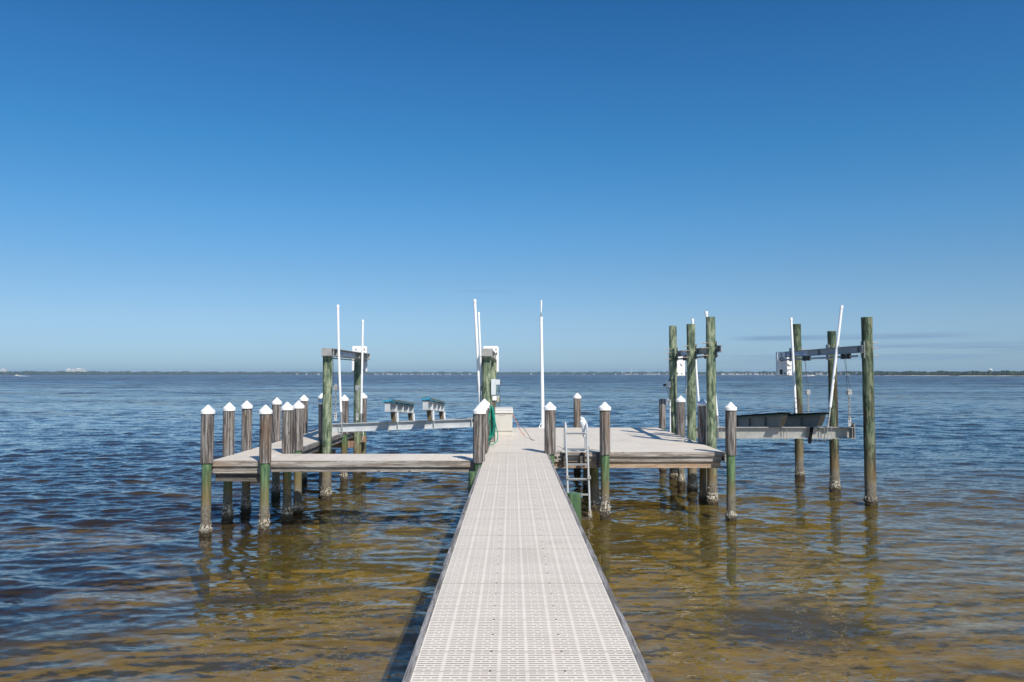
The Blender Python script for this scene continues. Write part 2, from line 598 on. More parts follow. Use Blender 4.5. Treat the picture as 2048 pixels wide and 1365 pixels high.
    mxs = k.n('ShaderNodeMixShader', {0: fr, 1: base.outputs[0], 2: gl.outputs[0]})
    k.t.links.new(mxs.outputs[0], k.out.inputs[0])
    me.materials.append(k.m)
    o = bpy.data.objects.new('water', me)
    COL.objects.link(o)
    tag(o, kind='structure')


def make_seabed():
    m = MB()
    az = np.radians(np.linspace(-180, 177, 120))
    r = [0.5]
    while r[-1] < 12500:
        r.append(r[-1] * 1.05 + .2)
    vs = [(0, 0, -.7)]
    for q in r:
        for a in az:
            x, y = q * math.sin(a), q * math.cos(a)
            z = -.62 - .032 * min(max(y, -6), 60) - .05 * math.sin(x * .8 + y * .3) - .06 * math.sin(y * .9 - x * .35)
            vs.append((x, y, z - (.3 if q > 60 else 0)))
    n = len(az)
    fs = [(0, 1 + (j + 1) % n, 1 + j) for j in range(n)]
    for i in range(len(r) - 1):
        for j in range(n):
            l = (j + 1) % n
            fs.append((1 + i * n + j, 1 + i * n + l, 1 + (i + 1) * n + l, 1 + (i + 1) * n + j))
    m.add(vs, fs)
    k = NK('sandy_bottom')
    pos = k.n('ShaderNodeNewGeometry').outputs['Position']
    a = k.noise(pos, 1.6, 5, .6, .6).outputs[0]
    c = k.mix(k.mr(a, .32, .68), (.25, .19, .065), (.46, .36, .135))
    ripl = k.noise(k.n('ShaderNodeMapping', {0: pos, 'Scale': (1., 3., 1)}).outputs[0], 5, 3).outputs[0]
    c = k.mix(k.mr(ripl, .45, .65, 0, .35), c, (.54, .43, .18))
    wv = k.n('ShaderNodeMapping', {0: pos, 'Scale': (.75, 1., 1)}).outputs[0]
    w = k.noise(wv, .27, 4, .5, .7).outputs[0]
    # eel-grass beds: to the left, and a smaller one at the right foreground
    sx = k.n('ShaderNodeSeparateXYZ', {0: pos})
    left = k.mr(sx.outputs[0], -2.0, -8.5, -.07, .16, False)
    weed = k.mr(k.ma('ADD', w, left), .55, .64)
    c = k.mix(k.ma('MULTIPLY', weed, .93), c, (.035, .024, .020))
    dd = k.n('ShaderNodeVectorMath', {0: k.n('ShaderNodeVectorMath', {0: pos, 1: (-4.5, -13.0, 0)}, operation='ADD').outputs[0],
                                      1: (.62, .80, 0)}, operation='MULTIPLY').outputs[0]
    ln = k.n('ShaderNodeVectorMath', {0: dd}, operation='LENGTH').outputs['Value']
    blob = k.mr(k.ma('ADD', ln, k.ma('MULTIPLY', k.ma('SUBTRACT', k.noise(pos, 1.5, 4).outputs[0], .5), 1.8)), 1.15, .55)
    c = k.mix(k.ma('MULTIPLY', blob, .95), c, (.03, .02, .018))
    k.done(c, .95, 0, k.bump(ripl, .05, .6), .1)
    o = m.build('seabed', k.m)
    tag(o, kind='structure')


make_water()
make_seabed()


# ------------------------------------------------------------------ far shore
KEYS = [(-75, 3300, 17), (-32, 3500, 17), (-15, 4000, 18), (0, 4500, 19), (9, 3900, 17.5), (15, 3300, 16), (22, 2500, 13.5),
        (24.5, 1750, 10), (29, 1500, 8.8), (34, 1350, 8.5), (75, 1250, 9)]


def shore(adeg):
    for (a0, d0, h0), (a1, d1, h1) in zip(KEYS, KEYS[1:]):
        if adeg <= a1:
            t = (adeg - a0) / (a1 - a0)
            return d0 + (d1 - d0) * t, h0 + (h1 - h0) * t
    return KEYS[-1][1:]


def at_az(adeg, d, z=0.0):
    return Vector((d * math.sin(R(adeg)), d * math.cos(R(adeg)), z))


def make_shore():
    m = MB()
    vs, fs = [], []
    N = 400
    for i in range(N + 1):
        a = -75 + 150 * i / N
        d, h = shore(a)
        d += 12 * math.sin(a * 3.1) + 7 * math.sin(a * 8.7)
        for dd, z in ((-6, -1.2), (0, .15), (9, .9), (40, 1.6), (900, 2.5), (2500, -2.0)):
            vs.append(at_az(a, d + dd, z))
    K = 6
    for i in range(N):
        for j in range(K - 1):
            fs.append((i * K + j, (i + 1) * K + j, (i + 1) * K + j + 1, i * K + j + 1))
    m.add(vs, fs)
    k = NK('shore_ground')
    pos = k.n('ShaderNodeNewGeometry').outputs['Position']
    z = k.n('ShaderNodeSeparateXYZ', {0: pos}).outputs[2]
    nz = k.noise(pos, .02, 4).outputs[0]
    sand = k.mix(k.mr(nz, .35, .6), (.10, .10, .06), (.60, .54, .44))
    px_ = k.n('ShaderNodeSeparateXYZ', {0: pos}).outputs[0]
    sand = k.mix(k.mr(px_, 500, 800), (.05, .065, .03), sand)
    c = k.mix(k.mr(z, 1.0, 1.5), sand, (.04, .06, .025))
    k.done(c, .9)
    o = m.build('far_shore', k.m)
    tag(o, kind='structure')

    k = NK('far_foliage')
    pos = k.n('ShaderNodeNewGeometry').outputs['Position']
    nz = k.noise(pos, .05, 4).outputs[0]
    c = k.mix(k.mr(nz, .35, .65), (.028, .045, .022), (.065, .085, .035))
    fol = k.done(c, .9, 0, None, .1)
    ico_v, ico_f = [], []
    t = (1 + 5 ** .5) / 2
    for p in [(-1, t, 0), (1, t, 0), (-1, -t, 0), (1, -t, 0), (0, -1, t), (0, 1, t), (0, -1, -t), (0, 1, -t), (t, 0, -1),
              (t, 0, 1), (-t, 0, -1), (-t, 0, 1)]:
        ico_v.append(np.array(p) / 1.9)
    ico_f = [(0, 11, 5), (0, 5, 1), (0, 1, 7), (0, 7, 10), (0, 10, 11), (1, 5, 9), (5, 11, 4), (11, 10, 2), (10, 7, 6),
             (7, 1, 8), (3, 9, 4), (3, 4, 2), (3, 2, 6), (3, 6, 8), (3, 8, 9), (4, 9, 5), (2, 4, 11), (6, 2, 10), (8, 6, 7),
             (9, 8, 1)]
    for nm, a0, a1 in (('far_wood', -72, 21.5), ('near_wood', 21.5, 72)):
        m = MB()
        a = a0
        while a < a1:
            d, h = shore(a)
            for row in range(5):
                hh = h * random.uniform(.68, .95) * (.85 + .12 * math.sin(a * 5.3) * math.sin(a * 1.7 + 1))
                w = hh * random.uniform(.28, .5)
                c = at_az(a + random.uniform(-.1, .1), d + 22 + row * 16 + random.uniform(0, 12), 0)
                for z0, wf in ((hh * .3, 1.15), (hh * .72, .8)):
                    if nm == 'far_wood' and random.random() < .25: wf *= .6
                    vs = [(c[0] + q[0] * w * wf * random.uniform(.7, 1.25), c[1] + q[1] * w * wf * random.uniform(.7, 1.25),
                           1.5 + z0 + q[2] * hh * .34 * random.uniform(.75, 1.15)) for q in ico_v]
                    m.add(vs, ico_f)
            a += R(1) * h * .34 / d * 57.3 * 57.3 * random.uniform(.6, 1.4)
        o = m.build(nm, fol, smooth=False)
        tag(o, 'low dark tree line along the ' + ('far hazy shore' if nm == 'far_wood' else 'nearer sandy point on the right'),
            'woods', kind='stuff')


make_shore()

WH = simple('white_house_wall', (.75, .74, .70), .8, var=.05, scale=.2)
TN = simple('tan_house_wall', (.55, .42, .30), .8, var=.1, scale=.2)
RF = simple('grey_house_roof', (.25, .24, .24), .8, var=.15, scale=.3)
RF2 = simple('orange_house_roof', (.42, .20, .11), .8, var=.15, scale=.3)
GLS = simple('dark_window_glass', (.05, .07, .09), .15, var=.1, scale=1)


def house_mesh(w, dp, h, rh, mats):
    m = MB()
    m.box(-w / 2, w / 2, -dp / 2, dp / 2, 0, h, 0)
    e = .5
    m.add([(-w / 2 - e, -dp / 2 - e, h - .1), (w / 2 + e, -dp / 2 - e, h - .1), (w / 2 + e, dp / 2 + e, h - .1),
           (-w / 2 - e, dp / 2 + e, h - .1), (-w / 2 + 1, 0, h + rh), (w / 2 - 1, 0, h + rh)],
          [(0, 1, 5, 4), (1, 2, 5), (2, 3, 4, 5), (3, 0, 4), (0, 3, 2, 1)], 1)
    for i in range(3):
        x = -w / 2 + w * (i + .5) / 3
        m.box(x - w * .09, x + w * .09, -dp / 2 - .06, -dp / 2 + .02, h * .3, h * .75, 2)
    o = m.build('shore_house', mats, smooth=False, loc=(0, 0, 0))
    return o


def px_az(px):
    return math.degrees(math.atan((px - 1024) / 1600))


protos = [house_mesh(13, 9, 5.2, 2.6, [WH, RF, GLS]), house_mesh(18, 9, 4.4, 2.4, [WH, RF2, GLS]),
          house_mesh(11, 8, 6.0, 2.4, [TN, RF, GLS]), house_mesh(22, 10, 6.0, 2.6, [WH, RF, GLS])]
spots = []
for lo, hi, n in ((590, 640, 3), (745, 905, 19), (910, 1000, 4), (1058, 1080, 1), (1110, 1235, 5), (1240, 1335, 13),
                  (1440, 1560, 20), (1606, 1720, 8)):
    for i in range(n):
        spots.append(lo + (hi - lo) * (i + random.uniform(.1, .9)) / n)
zones = [(700, 'small pale house at the water line of the far left shore'),
         (1010, 'small pale house in the row on the far shore left of the white pole'),
         (1236, 'small pale house on the far shore just right of the white pole'),
         (1400, 'small pale house on the far shore behind the capped posts right of the ladder'),
         (1580, 'pale house on the far shore between the two tall pile rows of the right lift'),
         (2100, 'small house on the far shore seen between the outermost tall piles')]
used = [False] * 4
for px in spots:
    a = px_az(px)
    d, h = shore(a)
    ki = random.choice([0, 0, 1, 2, 3])
    if used[ki]:
        o = protos[ki].copy()
        COL.objects.link(o)
    else:
        o = protos[ki]
        used[ki] = True
    o.location = at_az(a, d + 8 + random.uniform(0, 8), .9)
    o.rotation_euler = (0, 0, -R(a) + random.uniform(-.35, .35))
    o.scale = (random.uniform(.45, .95),) * 2 + (random.uniform(.5, .95),)
    for zx, lab in zones:
        if px < zx:
            tag(o, lab, 'house', lab + ' group')
            o['group'] = lab.replace('small pale house', 'houses').replace('pale house', 'houses').replace('small house', 'houses')
            break
for i in range(4):
    if not used[i]:
        bpy.data.objects.remove(protos[i])


def block(px, w, h, d, label):
    a = px_az(px)
    t = thing('apartment_block', at_az(a, shore(a)[0] + 150 + 0 * d, 1.5), label, 'building', 'white buildings above the far left trees')
    m = MB()
    x, y, z = t.location
    m.box(x - w / 2, x + w / 2, y, y + 16, z, z + h)
    m.box(x - w * .15, x + w * .1, y + 4, y + 10, z + h, z + h + 3)
    m.build('wall', WH, t, smooth=False)
    fl = int(h / 3.3)
    for i in range(fl):
        q = MB()
        q.box(x - w / 2 + 2, x + w / 2 - 2, y - .12, y + .05, z + i * 3.3 + 1.2, z + i * 3.3 + 2.3)
        q.build('window', GLS, t, smooth=False)


block(137, 17, 23, 3560, 'narrow white block rising over the trees, left one of the pair')
block(157.5, 50, 23.5, 3580, 'long white block rising over the trees, right one of the pair')
block(5, 22, 20.5, 3500, 'white block over the trees at the left edge of the photo')


def tower(px, top, rad, d, label, tank):
    a = px_az(px)
    p = at_az(a, d, 1.5)
    t = thing('water_tower' if tank else 'radio_mast', p, label, 'tower')
    m = MB()
    if tank:
        m.lathe([(rad * .25, 0), (rad * .16, top - rad * 1.2)], 12, p)
        m.build('leg', WH, t)
        q = MB()
        q.lathe([(rad * .2, top - rad * 1.2), (rad * .8, top - rad * .8), (rad, top - rad * .35), (rad * .75, top),
                 (rad * .1, top + rad * .2)], 20, p)
        q.build('tank', WH, t)
    else:
        m.lathe([(1.7, 0), (1.2, top)], 8, p)
        m.build('mast', WH, t)
        q = MB()
        q.lathe([(2.2, top), (2.2, top + 2.5)], 8, p)
        q.build('lamp_room', WH, t)


tower(1980, 12.0, 4.2, 1900, 'white water tower standing above the trees near the right edge', True)
tower(842, 24, 2, 4460, 'thin white tower above the far houses, left of the middle piles', False)
tower(1262, 26, 2, 3880, 'thin pale mast above the far shore behind the right platform', False)


def boat(px, d, heading, label):
    a = px_az(px)
    p = at_az(a, d, 0)
    t = thing('motor_boat', p, label, 'boat')
    t.rotation_euler = (0, 0, 0)
    s = heading
    L = 8.0
    prof = [(-L / 2, 1.1), (-L / 4, 1.25), (L / 6, 1.25), (L / 2 - .8, .7), (L / 2, .05)]
    m = MB()
    vs = []
    for x, w in prof:
        for yy, z in ((-w, 1.15 + .3 * max(0, x) / L), (-w * .7, .1), (0, -.2), (w * .7, .1), (w, 1.15 + .3 * max(0, x) / L)):
            vs.append((p[0] + s * x, p[1] + yy, z + .15))
    fs = []
    for i in range(len(prof) - 1):
        for j in range(4):
            fs.append((i * 5 + j, i * 5 + j + 1, (i + 1) * 5 + j + 1, (i + 1) * 5 + j))
        fs.append((i * 5, (i + 1) * 5, (i + 1) * 5 + 4, i * 5 + 4))
    fs.append((0, 1, 2, 3, 4))
    m.add(vs, fs)
    m.build('hull', WH, t, smooth=False)
    c = MB()
    c.hexa([(p[0] + s * a_, p[1] + b_, c_) for a_, b_, c_ in
            ((-1.5, -.8, 1.3), (1.8, -.8, 1.3), (1.8, .8, 1.3), (-1.5, .8, 1.3), (-1.2, -.7, 2.3), (.8, -.7, 2.3),
             (.8, .7, 2.3), (-1.2, .7, 2.3))])
    c.build('cabin', WH, t, smooth=False)
    w = MB()
    prev = None
    n = 26
    vs, fs = [], []
    for i in range(n):
        x = -L / 2 - i * .75
        hw = .8 + i * .16
        z = max(.10, .75 - i * .03) * random.uniform(.6, 1.1)
        for yy in (-hw, -hw * .5, 0, hw * .5, hw):
            vs.append((p[0] + s * x, p[1] + yy * random.uniform(.8, 1.2), (z if abs(yy) < hw else .03)))
    for i in range(n - 1):
        for j in range(4):
            fs.append((i * 5 + j, i * 5 + j + 1, (i + 1) * 5 + j + 1, (i + 1) * 5 + j))
    w.add(vs, fs)
    o = w.build('wake_foam', FOAM, None, smooth=False, loc=tuple(p))
    tag(o, 'white wake trailing behind the ' + ('left' if px < 500 else 'right') + ' distant motor boat', 'wake', kind='structure')


FOAM = simple('white_foam', (.8, .82, .84), .9, var=.1, scale=2)
boat(35, 1500, -1, 'small white motor boat moving on the open water at far left')
boat(1624, 1450, 1, 'small white motor boat speeding right, seen between the outer tall piles')


# ------------------------------------------------------------------ grating panels
def panel_mesh(name, L, W, nsec, mat, slot=.0115):
    """slotted plastic panel, L across x, W along y, top at z=0"""
    m = MB()
    th = .032
    g = .0025
    bx = .020
    nrow = 9
    edge = .016
    pit = (W - 2 * edge - slot) / (nrow - 1)
    x0, x1 = -L / 2, L / 2
    y = -W / 2 + g
    # solid strips with undercut sides, a thin rib under each
    def prism(a0, a1, b0, b1, axis):
        u = .006
        if axis == 'x':
            m.hexa([(a0, b0 + u, -.0085), (a1, b0 + u, -.0085), (a1, b1 - u, -.0085), (a0, b1 - u, -.0085),
                    (a0, b0, 0), (a1, b0, 0), (a1, b1, 0), (a0, b1, 0)])
        else:
            m.box(a0, a1, b0, b1, -.006, -.0006)
    ys = []
    for i in range(nrow):
        c = -W / 2 + edge + slot / 2 + i * pit
        ys.append((c - slot / 2, c + slot / 2))
    cur = y
    for a, b in ys + [(W / 2 - g, 0)]:
        prism(x0, x1, cur, a, 'x')
        mid = (cur + a) / 2
        m.box(x0, x1, mid - .0015, mid + .0015, -th, -.0083)
        cur = b
    sec = L / nsec
    for r_, (a, b) in enumerate(ys):
        br = []
        for s_ in range(nsec + 1):
            c = x0 + s_ * sec
            lo, hi = max(x0, c - bx / 2), min(x1, c + bx / 2)
            br.append((lo, hi))
            if s_ < nsec:
                fr = (.35, .67) if r_ % 2 == 0 else ((.51,) if r_ % 4 == 1 else ())
                for f in fr:
                    q = c + f * sec
                    br.append((q - .0055, q + .0055))
        for lo, hi in br:
            prism(lo, hi, a + .0003, b - .0003, 'y')
    for f in (.337, .667):
        m.lathe([(.007, 0), (.007, .0018), (.004, .0026)], 8, (x0 + f * L, -W / 2 + .009, 0), 1)
    o = m.build(name, [mat, DARKM], None, smooth=False, loc=(0, 0, 0))
    me = o.data
    bpy.data.objects.remove(o)
    return me


PW = .3048
me_walk = panel_mesh('deck_panel', 1.236, PW, 8, PANEL, .0100)
me_plat = panel_mesh('deck_panel', 1.222, PW, 8, PANELC, .008)
me_fing = panel_mesh('deck_panel', .93, PW, 6, PANEL, .009)
me_cross = panel_mesh('deck_panel', 1.236, PW, 8, PANEL, .010)


def put_panel(me, parent, x, y, rz=0.0):
    o = bpy.data.objects.new('deck_panel', me)
    COL.objects.link(o)
    o.parent = parent
    o.location = Vector((x, y, D + random.uniform(-.0012, .0012))) - parent.location
    o.rotation_euler = (random.uniform(-.001, .001), random.uniform(-.001, .001), rz)
    return o


def board(parent, name, mat, x0, x1, y0, y1, z0, z1, label=None, bev=.004):
    m = MB().box(x0, x1, y0, y1, z0, z1)
    o = m.build(name, mat, parent, smooth=False, bevel=bev)
    if label: o['label'] = label
    return o


# walkway ----------------------------------------------------------
WC = .082
wk = thing('boardwalk', (WC, 8, 0), 'long straight walkway of pale slotted panels leading out to the dock', 'walkway')
y = 16.60 - PW / 2
n = 0
while y > 1.2:
    put_panel(me_walk, wk, WC, y)
    y -= PW
xl, xr = WC - .618, WC + .618
for sx, a, b in ((-1, xl - .047, xl - .004), (1, xr + .004, xr + .047)):
    yy = 14.2 if sx < 0 else 16.55
    segs = [1.0, 3.4, 6.9, 10.2, 13.0, yy] if sx < 0 else [1.0, 4.4, 7.7, 11.3, 14.3, yy]
    for s0, s1 in zip(segs, segs[1:]):
        m = MB().box(a + random.uniform(-.004, .004), b + random.uniform(-.004, .004), s0 + .003, s1 - .003, D - .215, D - .008 + random.uniform(-.004, .004))
        m.build('rim_board', WOOD_Y, wk, smooth=False, bevel=.006)
for x in (xl + .02, WC, xr - .06):
    board(wk, 'stringer', WOOD_Y, x, x + .04, 1.0, 16.5, D - .235, D - .034)
for y in np.arange(1.6, 16.4, 2.4):
    board(wk, 'cross_beam', WOOD_X, xl + .01, xr - .01, y, y + .09, D - .43, D - .237)

# platform ---------------------------------------------------------
PX0, PX1, PY0, PY1 = -.50, 4.392, 16.64, 24.26
pf = thing('dock_platform', (2, 20, 0), 'wide cream deck platform on the right with stacked boards along its front', 'dock platform')
for c in range(4):
    for r_ in range(25):
        put_panel(me_plat, pf, PX0 + 1.223 * (c + .5), PY0 + PW * (r_ + .5))
board(pf, 'fascia_board', WOOD_X, .78, 4.37, 16.595, 16.636, D - .088, D + .002, 'grey top board along the front edge')
board(pf, 'fascia_board', WOOD_X, .78, 4.34, 16.642, 16.682, D - .200, D - .036, 'middle board, in the shade of the top one along its upper half')
board(pf, 'fascia_board', WOOD_XT, .78, 4.33, 16.690, 16.73, D - .335, D - .202, 'lowest board, tan and least weathered')
board(pf, 'fascia_board', WOOD_X, .6, 4.36, 24.28, 24.32, D - .20, D - .002)
board(pf, 'side_board', WOOD_Y, 4.396, 4.434, 16.64, 24.26, D - .20, D - .006)
board(pf, 'side_board', WOOD_Y, -.542, -.504, 16.64, 24.26, D - .20, D - .006)
for x in np.arange(-.40, 4.3, .585):
    board(pf, 'joist', WOOD_Y, x, x + .04, 16.70, 24.2, D - .20, D - .036, bev=0)
for y in (17.5, 20.9, 23.9):
    board(pf, 'girder', WOOD_X, -.45, 4.36, y, y + .09, D - .40, D - .204, bev=0)
# blocks and hanger behind the ladder
for x0, x1 in ((1.03, 1.10), (1.40, 1.50), (1.74, 1.80)):
    board(pf, 'front_block', WOOD_XD, x0, x1, 16.54, 16.591, D - .30, D - .014)

# cross walk and left finger ---------------------------------------
cw = thing('cross_walk', (-2.5, 15.6, 0), 'narrow slotted catwalk running left from the walkway to the left dock arm', 'catwalk')
x = -.60 - PW / 2
while x > -4.72:
    put_panel(me_cross, cw, x, 15.655, R(90))
    x -= PW
board(cw, 'fascia_board', WOOD_X, -4.50, -.66, 14.985, 15.026, D - .118, D - .002, 'thick weathered top board on the near side')
board(cw, 'fascia_board', WOOD_X, -4.50, -.66, 15.035, 15.075, D - .215, D - .036)
board(cw, 'fascia_board', WOOD_X, -4.62, -.66, 16.285, 16.325, D - .20, D - .004)
board(cw, 'joist', WOOD_X, -4.6, -.6, 15.6, 15.64, D - .2, D - .036, bev=0)
for x in np.arange(-4.2, -.7, .62):
    board(cw, 'cross_beam', WOOD_Y, x, x + .04, 15.09, 15.59, D - .2, D - .036, bev=0)

fg = thing('finger_dock', (-5.2, 19.5, 0), 'narrow pale dock arm running away on the far left between two rows of capped posts', 'dock')
y = 14.99 + .03 + PW / 2
FC = -5.137
while y < 24.2:
    put_panel(me_fing, fg, FC, y)
    y += PW
yb = y - PW / 2
board(fg, 'fascia_board', WOOD_X, -5.595, -4.66, 14.955, 14.996, D - .100, D - .002)
board(fg, 'fascia_board', WOOD_X, -5.58, -4.66, 15.0, 15.04, D - .235, D - .036)
board(fg, 'fascia_board', WOOD_XD, -5.56, -4.66, 15.09, 15.13, D - .40, D - .237, 'low shade-darkened board under the near end')  # shade below the upper boards is put into this darker wood colour
board(fg, 'side_board', WOOD_Y, -5.65, -5.607, 15.0, yb, D - .20, D - .006)
board(fg, 'side_board', WOOD_Y, -4.668, -4.625, 16.4, yb, D - .105, D - .002)
board(fg, 'side_board', WOOD_Y, -4.712, -4.670, 16.4, yb, D - .24, D - .036)
board(fg, 'fascia_board', WOOD_X, -5.60, -4.67, yb, yb + .04, D - .2, D - .006)
for x in (-5.4, -5.0):
    board(fg, 'joist', WOOD_Y, x, x + .04, 15.14, yb, D - .22, D - .036, bev=0)
for y in (17.35, 19.75, 22.25, 24.0):
    board(fg, 'cross_beam', WOOD_B, -5.86, -4.36, y, y + .14, D - .42, D - .244, 'brown beam whose sawn end sticks out past the dock side')

# ------------------------------------------------------------------ piles and posts
def barn_mesh(r, n=300, top=.42):
    m = MB()
    for _ in range(n):
        t = random.uniform(0, 2 * math.pi)
        z = random.triangular(-.15, top, .10)
        s_ = random.uniform(.006, .021) * (1.1 if z < .2 else .65)
        c = Vector((math.cos(t), math.sin(t), 0))
        side = Vector((-c.y, c.x, 0))
        base = c * (r - .004) + Vector((0, 0, z))
        k_ = random.randint(4, 5)
        rot = random.uniform(0, 6)
        vs = []
        for j in range(k_):
            q = rot + 2 * math.pi * j / k_
            vs.append(base + (side * math.cos(q) + Vector((0, 0, 1)) * math.sin(q)) * s_ * random.uniform(.7, 1.3))
        tip = base + c * s_ * random.uniform(.8, 2.0) + side * random.uniform(-.5, .5) * s_ + Vector((0, 0, random.uniform(-.4, .6) * s_))
        for j in range(k_):
            q = rot + 2 * math.pi * j / k_
            vs.append(tip + (side * math.cos(q) + Vector((0, 0, 1)) * math.sin(q)) * s_ * .4)
        fs = [(j, (j + 1) % k_, k_ + (j + 1) % k_, k_ + j) for j in range(k_)] + [tuple(range(k_, 2 * k_))]
        m.add(vs, fs)
    # lumpy ring under the clusters
    prof = [(r * 1.0, -.6), (r * 1.05, -.1), (r * 1.07, .04), (r * 1.05, .13), (r * 1.02, .20), (r * .985, .30)]
    m.lathe(prof, 22, (0, 0, 0), 0, .07)
    o = m.build('barnacle_crust', BARN, None, smooth=False, loc=(0, 0, 0))
    me = o.data
    bpy.data.objects.remove(o)
    return me


def shaft_mesh(r0, r1, z0, z1, mat, jit=.012):
    m = MB()
    n = max(6, int((z1 - z0) / .16))
    ph = random.uniform(0, 6)
    prof = []
    for i in range(n + 1):
        t = i / n
        prof.append((r0 + (r1 - r0) * t + .0025 * math.sin(i * 1.1 + ph), z0 + (z1 - z0) * t))
    if z1 > 2:
        prof.append((prof[-1][0] - .006, z1 + .004))
    m.lathe(prof, 26, (0, 0, 0), 0, jit)
    o = m.build('pile', mat, None, loc=(0, 0, 0), angle=50)
    me = o.data
    bpy.data.objects.remove(o)
    return me


def sleeve_mesh(r, z0, z1):
    m = MB()
    n = 13
    for i in range(n):
        a0 = 2 * math.pi * (i + .03) / n
        a1 = 2 * math.pi * (i + .97) / n
        ro = r + random.uniform(-.002, .004)
        ri = r - .018
        zz0, zz1 = z0 + random.uniform(-.012, .006), z1 + random.uniform(-.004, .004)
        am = (a0 + a1) / 2
        pts = []
        for z in (zz0, zz1):
            pts += [(ri * math.cos(a0), ri * math.sin(a0), z), (ro * math.cos(a0), ro * math.sin(a0), z),
                    (ro * 1.01 * math.cos(am), ro * 1.01 * math.sin(am), z),
                    (ro * math.cos(a1), ro * math.sin(a1), z), (ri * math.cos(a1), ri * math.sin(a1), z)]
        m.add(pts, [(4, 3, 2, 1, 0), (5, 6, 7, 8, 9), (0, 1, 6, 5), (1, 2, 7, 6), (2, 3, 8, 7), (3, 4, 9, 8), (4, 0, 5, 9)])
    m.lathe([(r - .012, z0 + .01), (r - .012, z1 - .01)], 20)
    o = m.build('sleeve', WOOD_Z, None, smooth=False, loc=(0, 0, 0))
    me = o.data
    bpy.data.objects.remove(o)
    return me


barns = [barn_mesh(.089) for _ in range(3)]
barnsT = [barn_mesh(.118, 380, .45) for _ in range(3)]
shafts = [shaft_mesh(.092, .085, -2.2, D + .86, PILE_S) for _ in range(3)]
sleeves = [sleeve_mesh(.109, D - .02, D + .90) for _ in range(4)]
mcap = MB()
mcap.lathe([(.118, .0), (.1235, .004), (.1245, .055), (.122, .066), (.111, .072), (.055, .124), (.016, .164), (.006, .170)], 28, (0, 0, D + .877))
_c = mcap.build('cap', CAPW, None, loc=(0, 0, 0), angle=50)
me_cap = _c.data
bpy.data.objects.remove(_c)

posts = [
    (-5.635, 14.84, 'white-capped post at the near left corner of the left dock arm, leftmost of all posts'),
    (-5.68, 16.1, 'white-capped post second along the outer side of the left dock arm'),
    (-5.68, 17.2, 'white-capped post third along the outer side of the left dock arm'),
    (-5.72, 19.5, 'white-capped post fourth on the outer side of the left dock arm, with brown streaks'),
    (-5.72, 22.05, 'white-capped post fifth on the outer side of the left dock arm'),
    (-5.70, 24.15, 'white-capped post at the far left corner, mostly hidden behind a tall pile'),
    (-4.57, 14.87, 'white-capped post where the cross catwalk meets the near end of the left dock arm'),
    (-4.58, 16.42, 'white-capped post at the inner corner behind the cross catwalk'),
    (-4.575, 17.2, 'white-capped post on the inner side of the left dock arm just behind the corner post'),
    (-4.61, 19.65, 'white-capped post just left of the nearest tall pile of the left dock arm'),
    (-4.61, 22.1, 'white-capped post on the left dock arm between its two tall lift piles'),
    (-4.52, 24.4, 'white-capped post at the far inner end of the left dock arm'),
    (-.612, 14.9, 'nearest white-capped post on the left side where catwalk meets walkway'),
    (-.625, 16.35, 'second white-capped post in the row left of the walkway, behind the nearest one'),
    (-.63, 17.4, 'third white-capped post in the row left of the walkway'),
    (-.62, 18.45, 'farthest white-capped post in the row left of the walkway, holding the green hose'),
    (.777, 16.42, 'white-capped post at the right side of the walkway end, left of the ladder'),
    (1.893, 16.38, 'white-capped post on the platform front just right of the ladder'),
    (4.435, 16.33, 'white-capped post at the near right corner of the platform'),
    (4.445, 18.7, 'white-capped post on the platform right side between two tall piles'),
    (4.46, 21.2, 'white-capped post on the platform right side beside the farthest tall pile'),
    (1.98, 24.38, 'white-capped post alone on the far edge of the platform, behind the ladder'),
]
for i, (x, y, lab) in enumerate(posts):
    t = thing('dock_post', (x, y, 0), lab, 'post', 'white-capped posts along the dock')
    t.rotation_euler = (R(random.uniform(-.35, .35)), R(random.uniform(-.35, .35)), 0)
    rz = random.uniform(0, 6.28)
    for nm, me in (('pile', shafts[i % 3]), ('sleeve', sleeves[i % 4]), ('cap', me_cap), ('barnacle_crust', barns[i % 3])):
        o = bpy.data.objects.new(nm, me)
        COL.objects.link(o)
        o.parent = t
        o.rotation_euler = (0, 0, rz)
        if nm == 'cap':
            o.rotation_euler = (R(random.uniform(-.25, .25)), R(random.uniform(-.25, .25)), rz)
            o.scale = (random.uniform(.98, 1.05),) * 2 + (1,)
        elif nm == 'barnacle_crust':
            o.scale = (random.uniform(.98, 1.06),) * 2 + (random.uniform(.7, 1.35),)
        elif nm == 'sleeve':
            o.scale = (random.uniform(.96, 1.03),) * 2 + (1,)
# post without a cap
t = thing('dock_post', (4.56, 24.32, 0), 'flat-topped wooden post without a cap at the far right corner of the platform', 'post',
          'posts along the dock')
t['group'] = 'white-capped posts along the dock'
del t['group']
for nm, me in (('pile', shafts[1]), ('sleeve', sleeve_mesh(.098, D - .02, D + .86)), ('barnacle_crust', barns[1])):
    o = bpy.data.objects.new(nm, me)
    COL.objects.link(o)
    o.parent = t
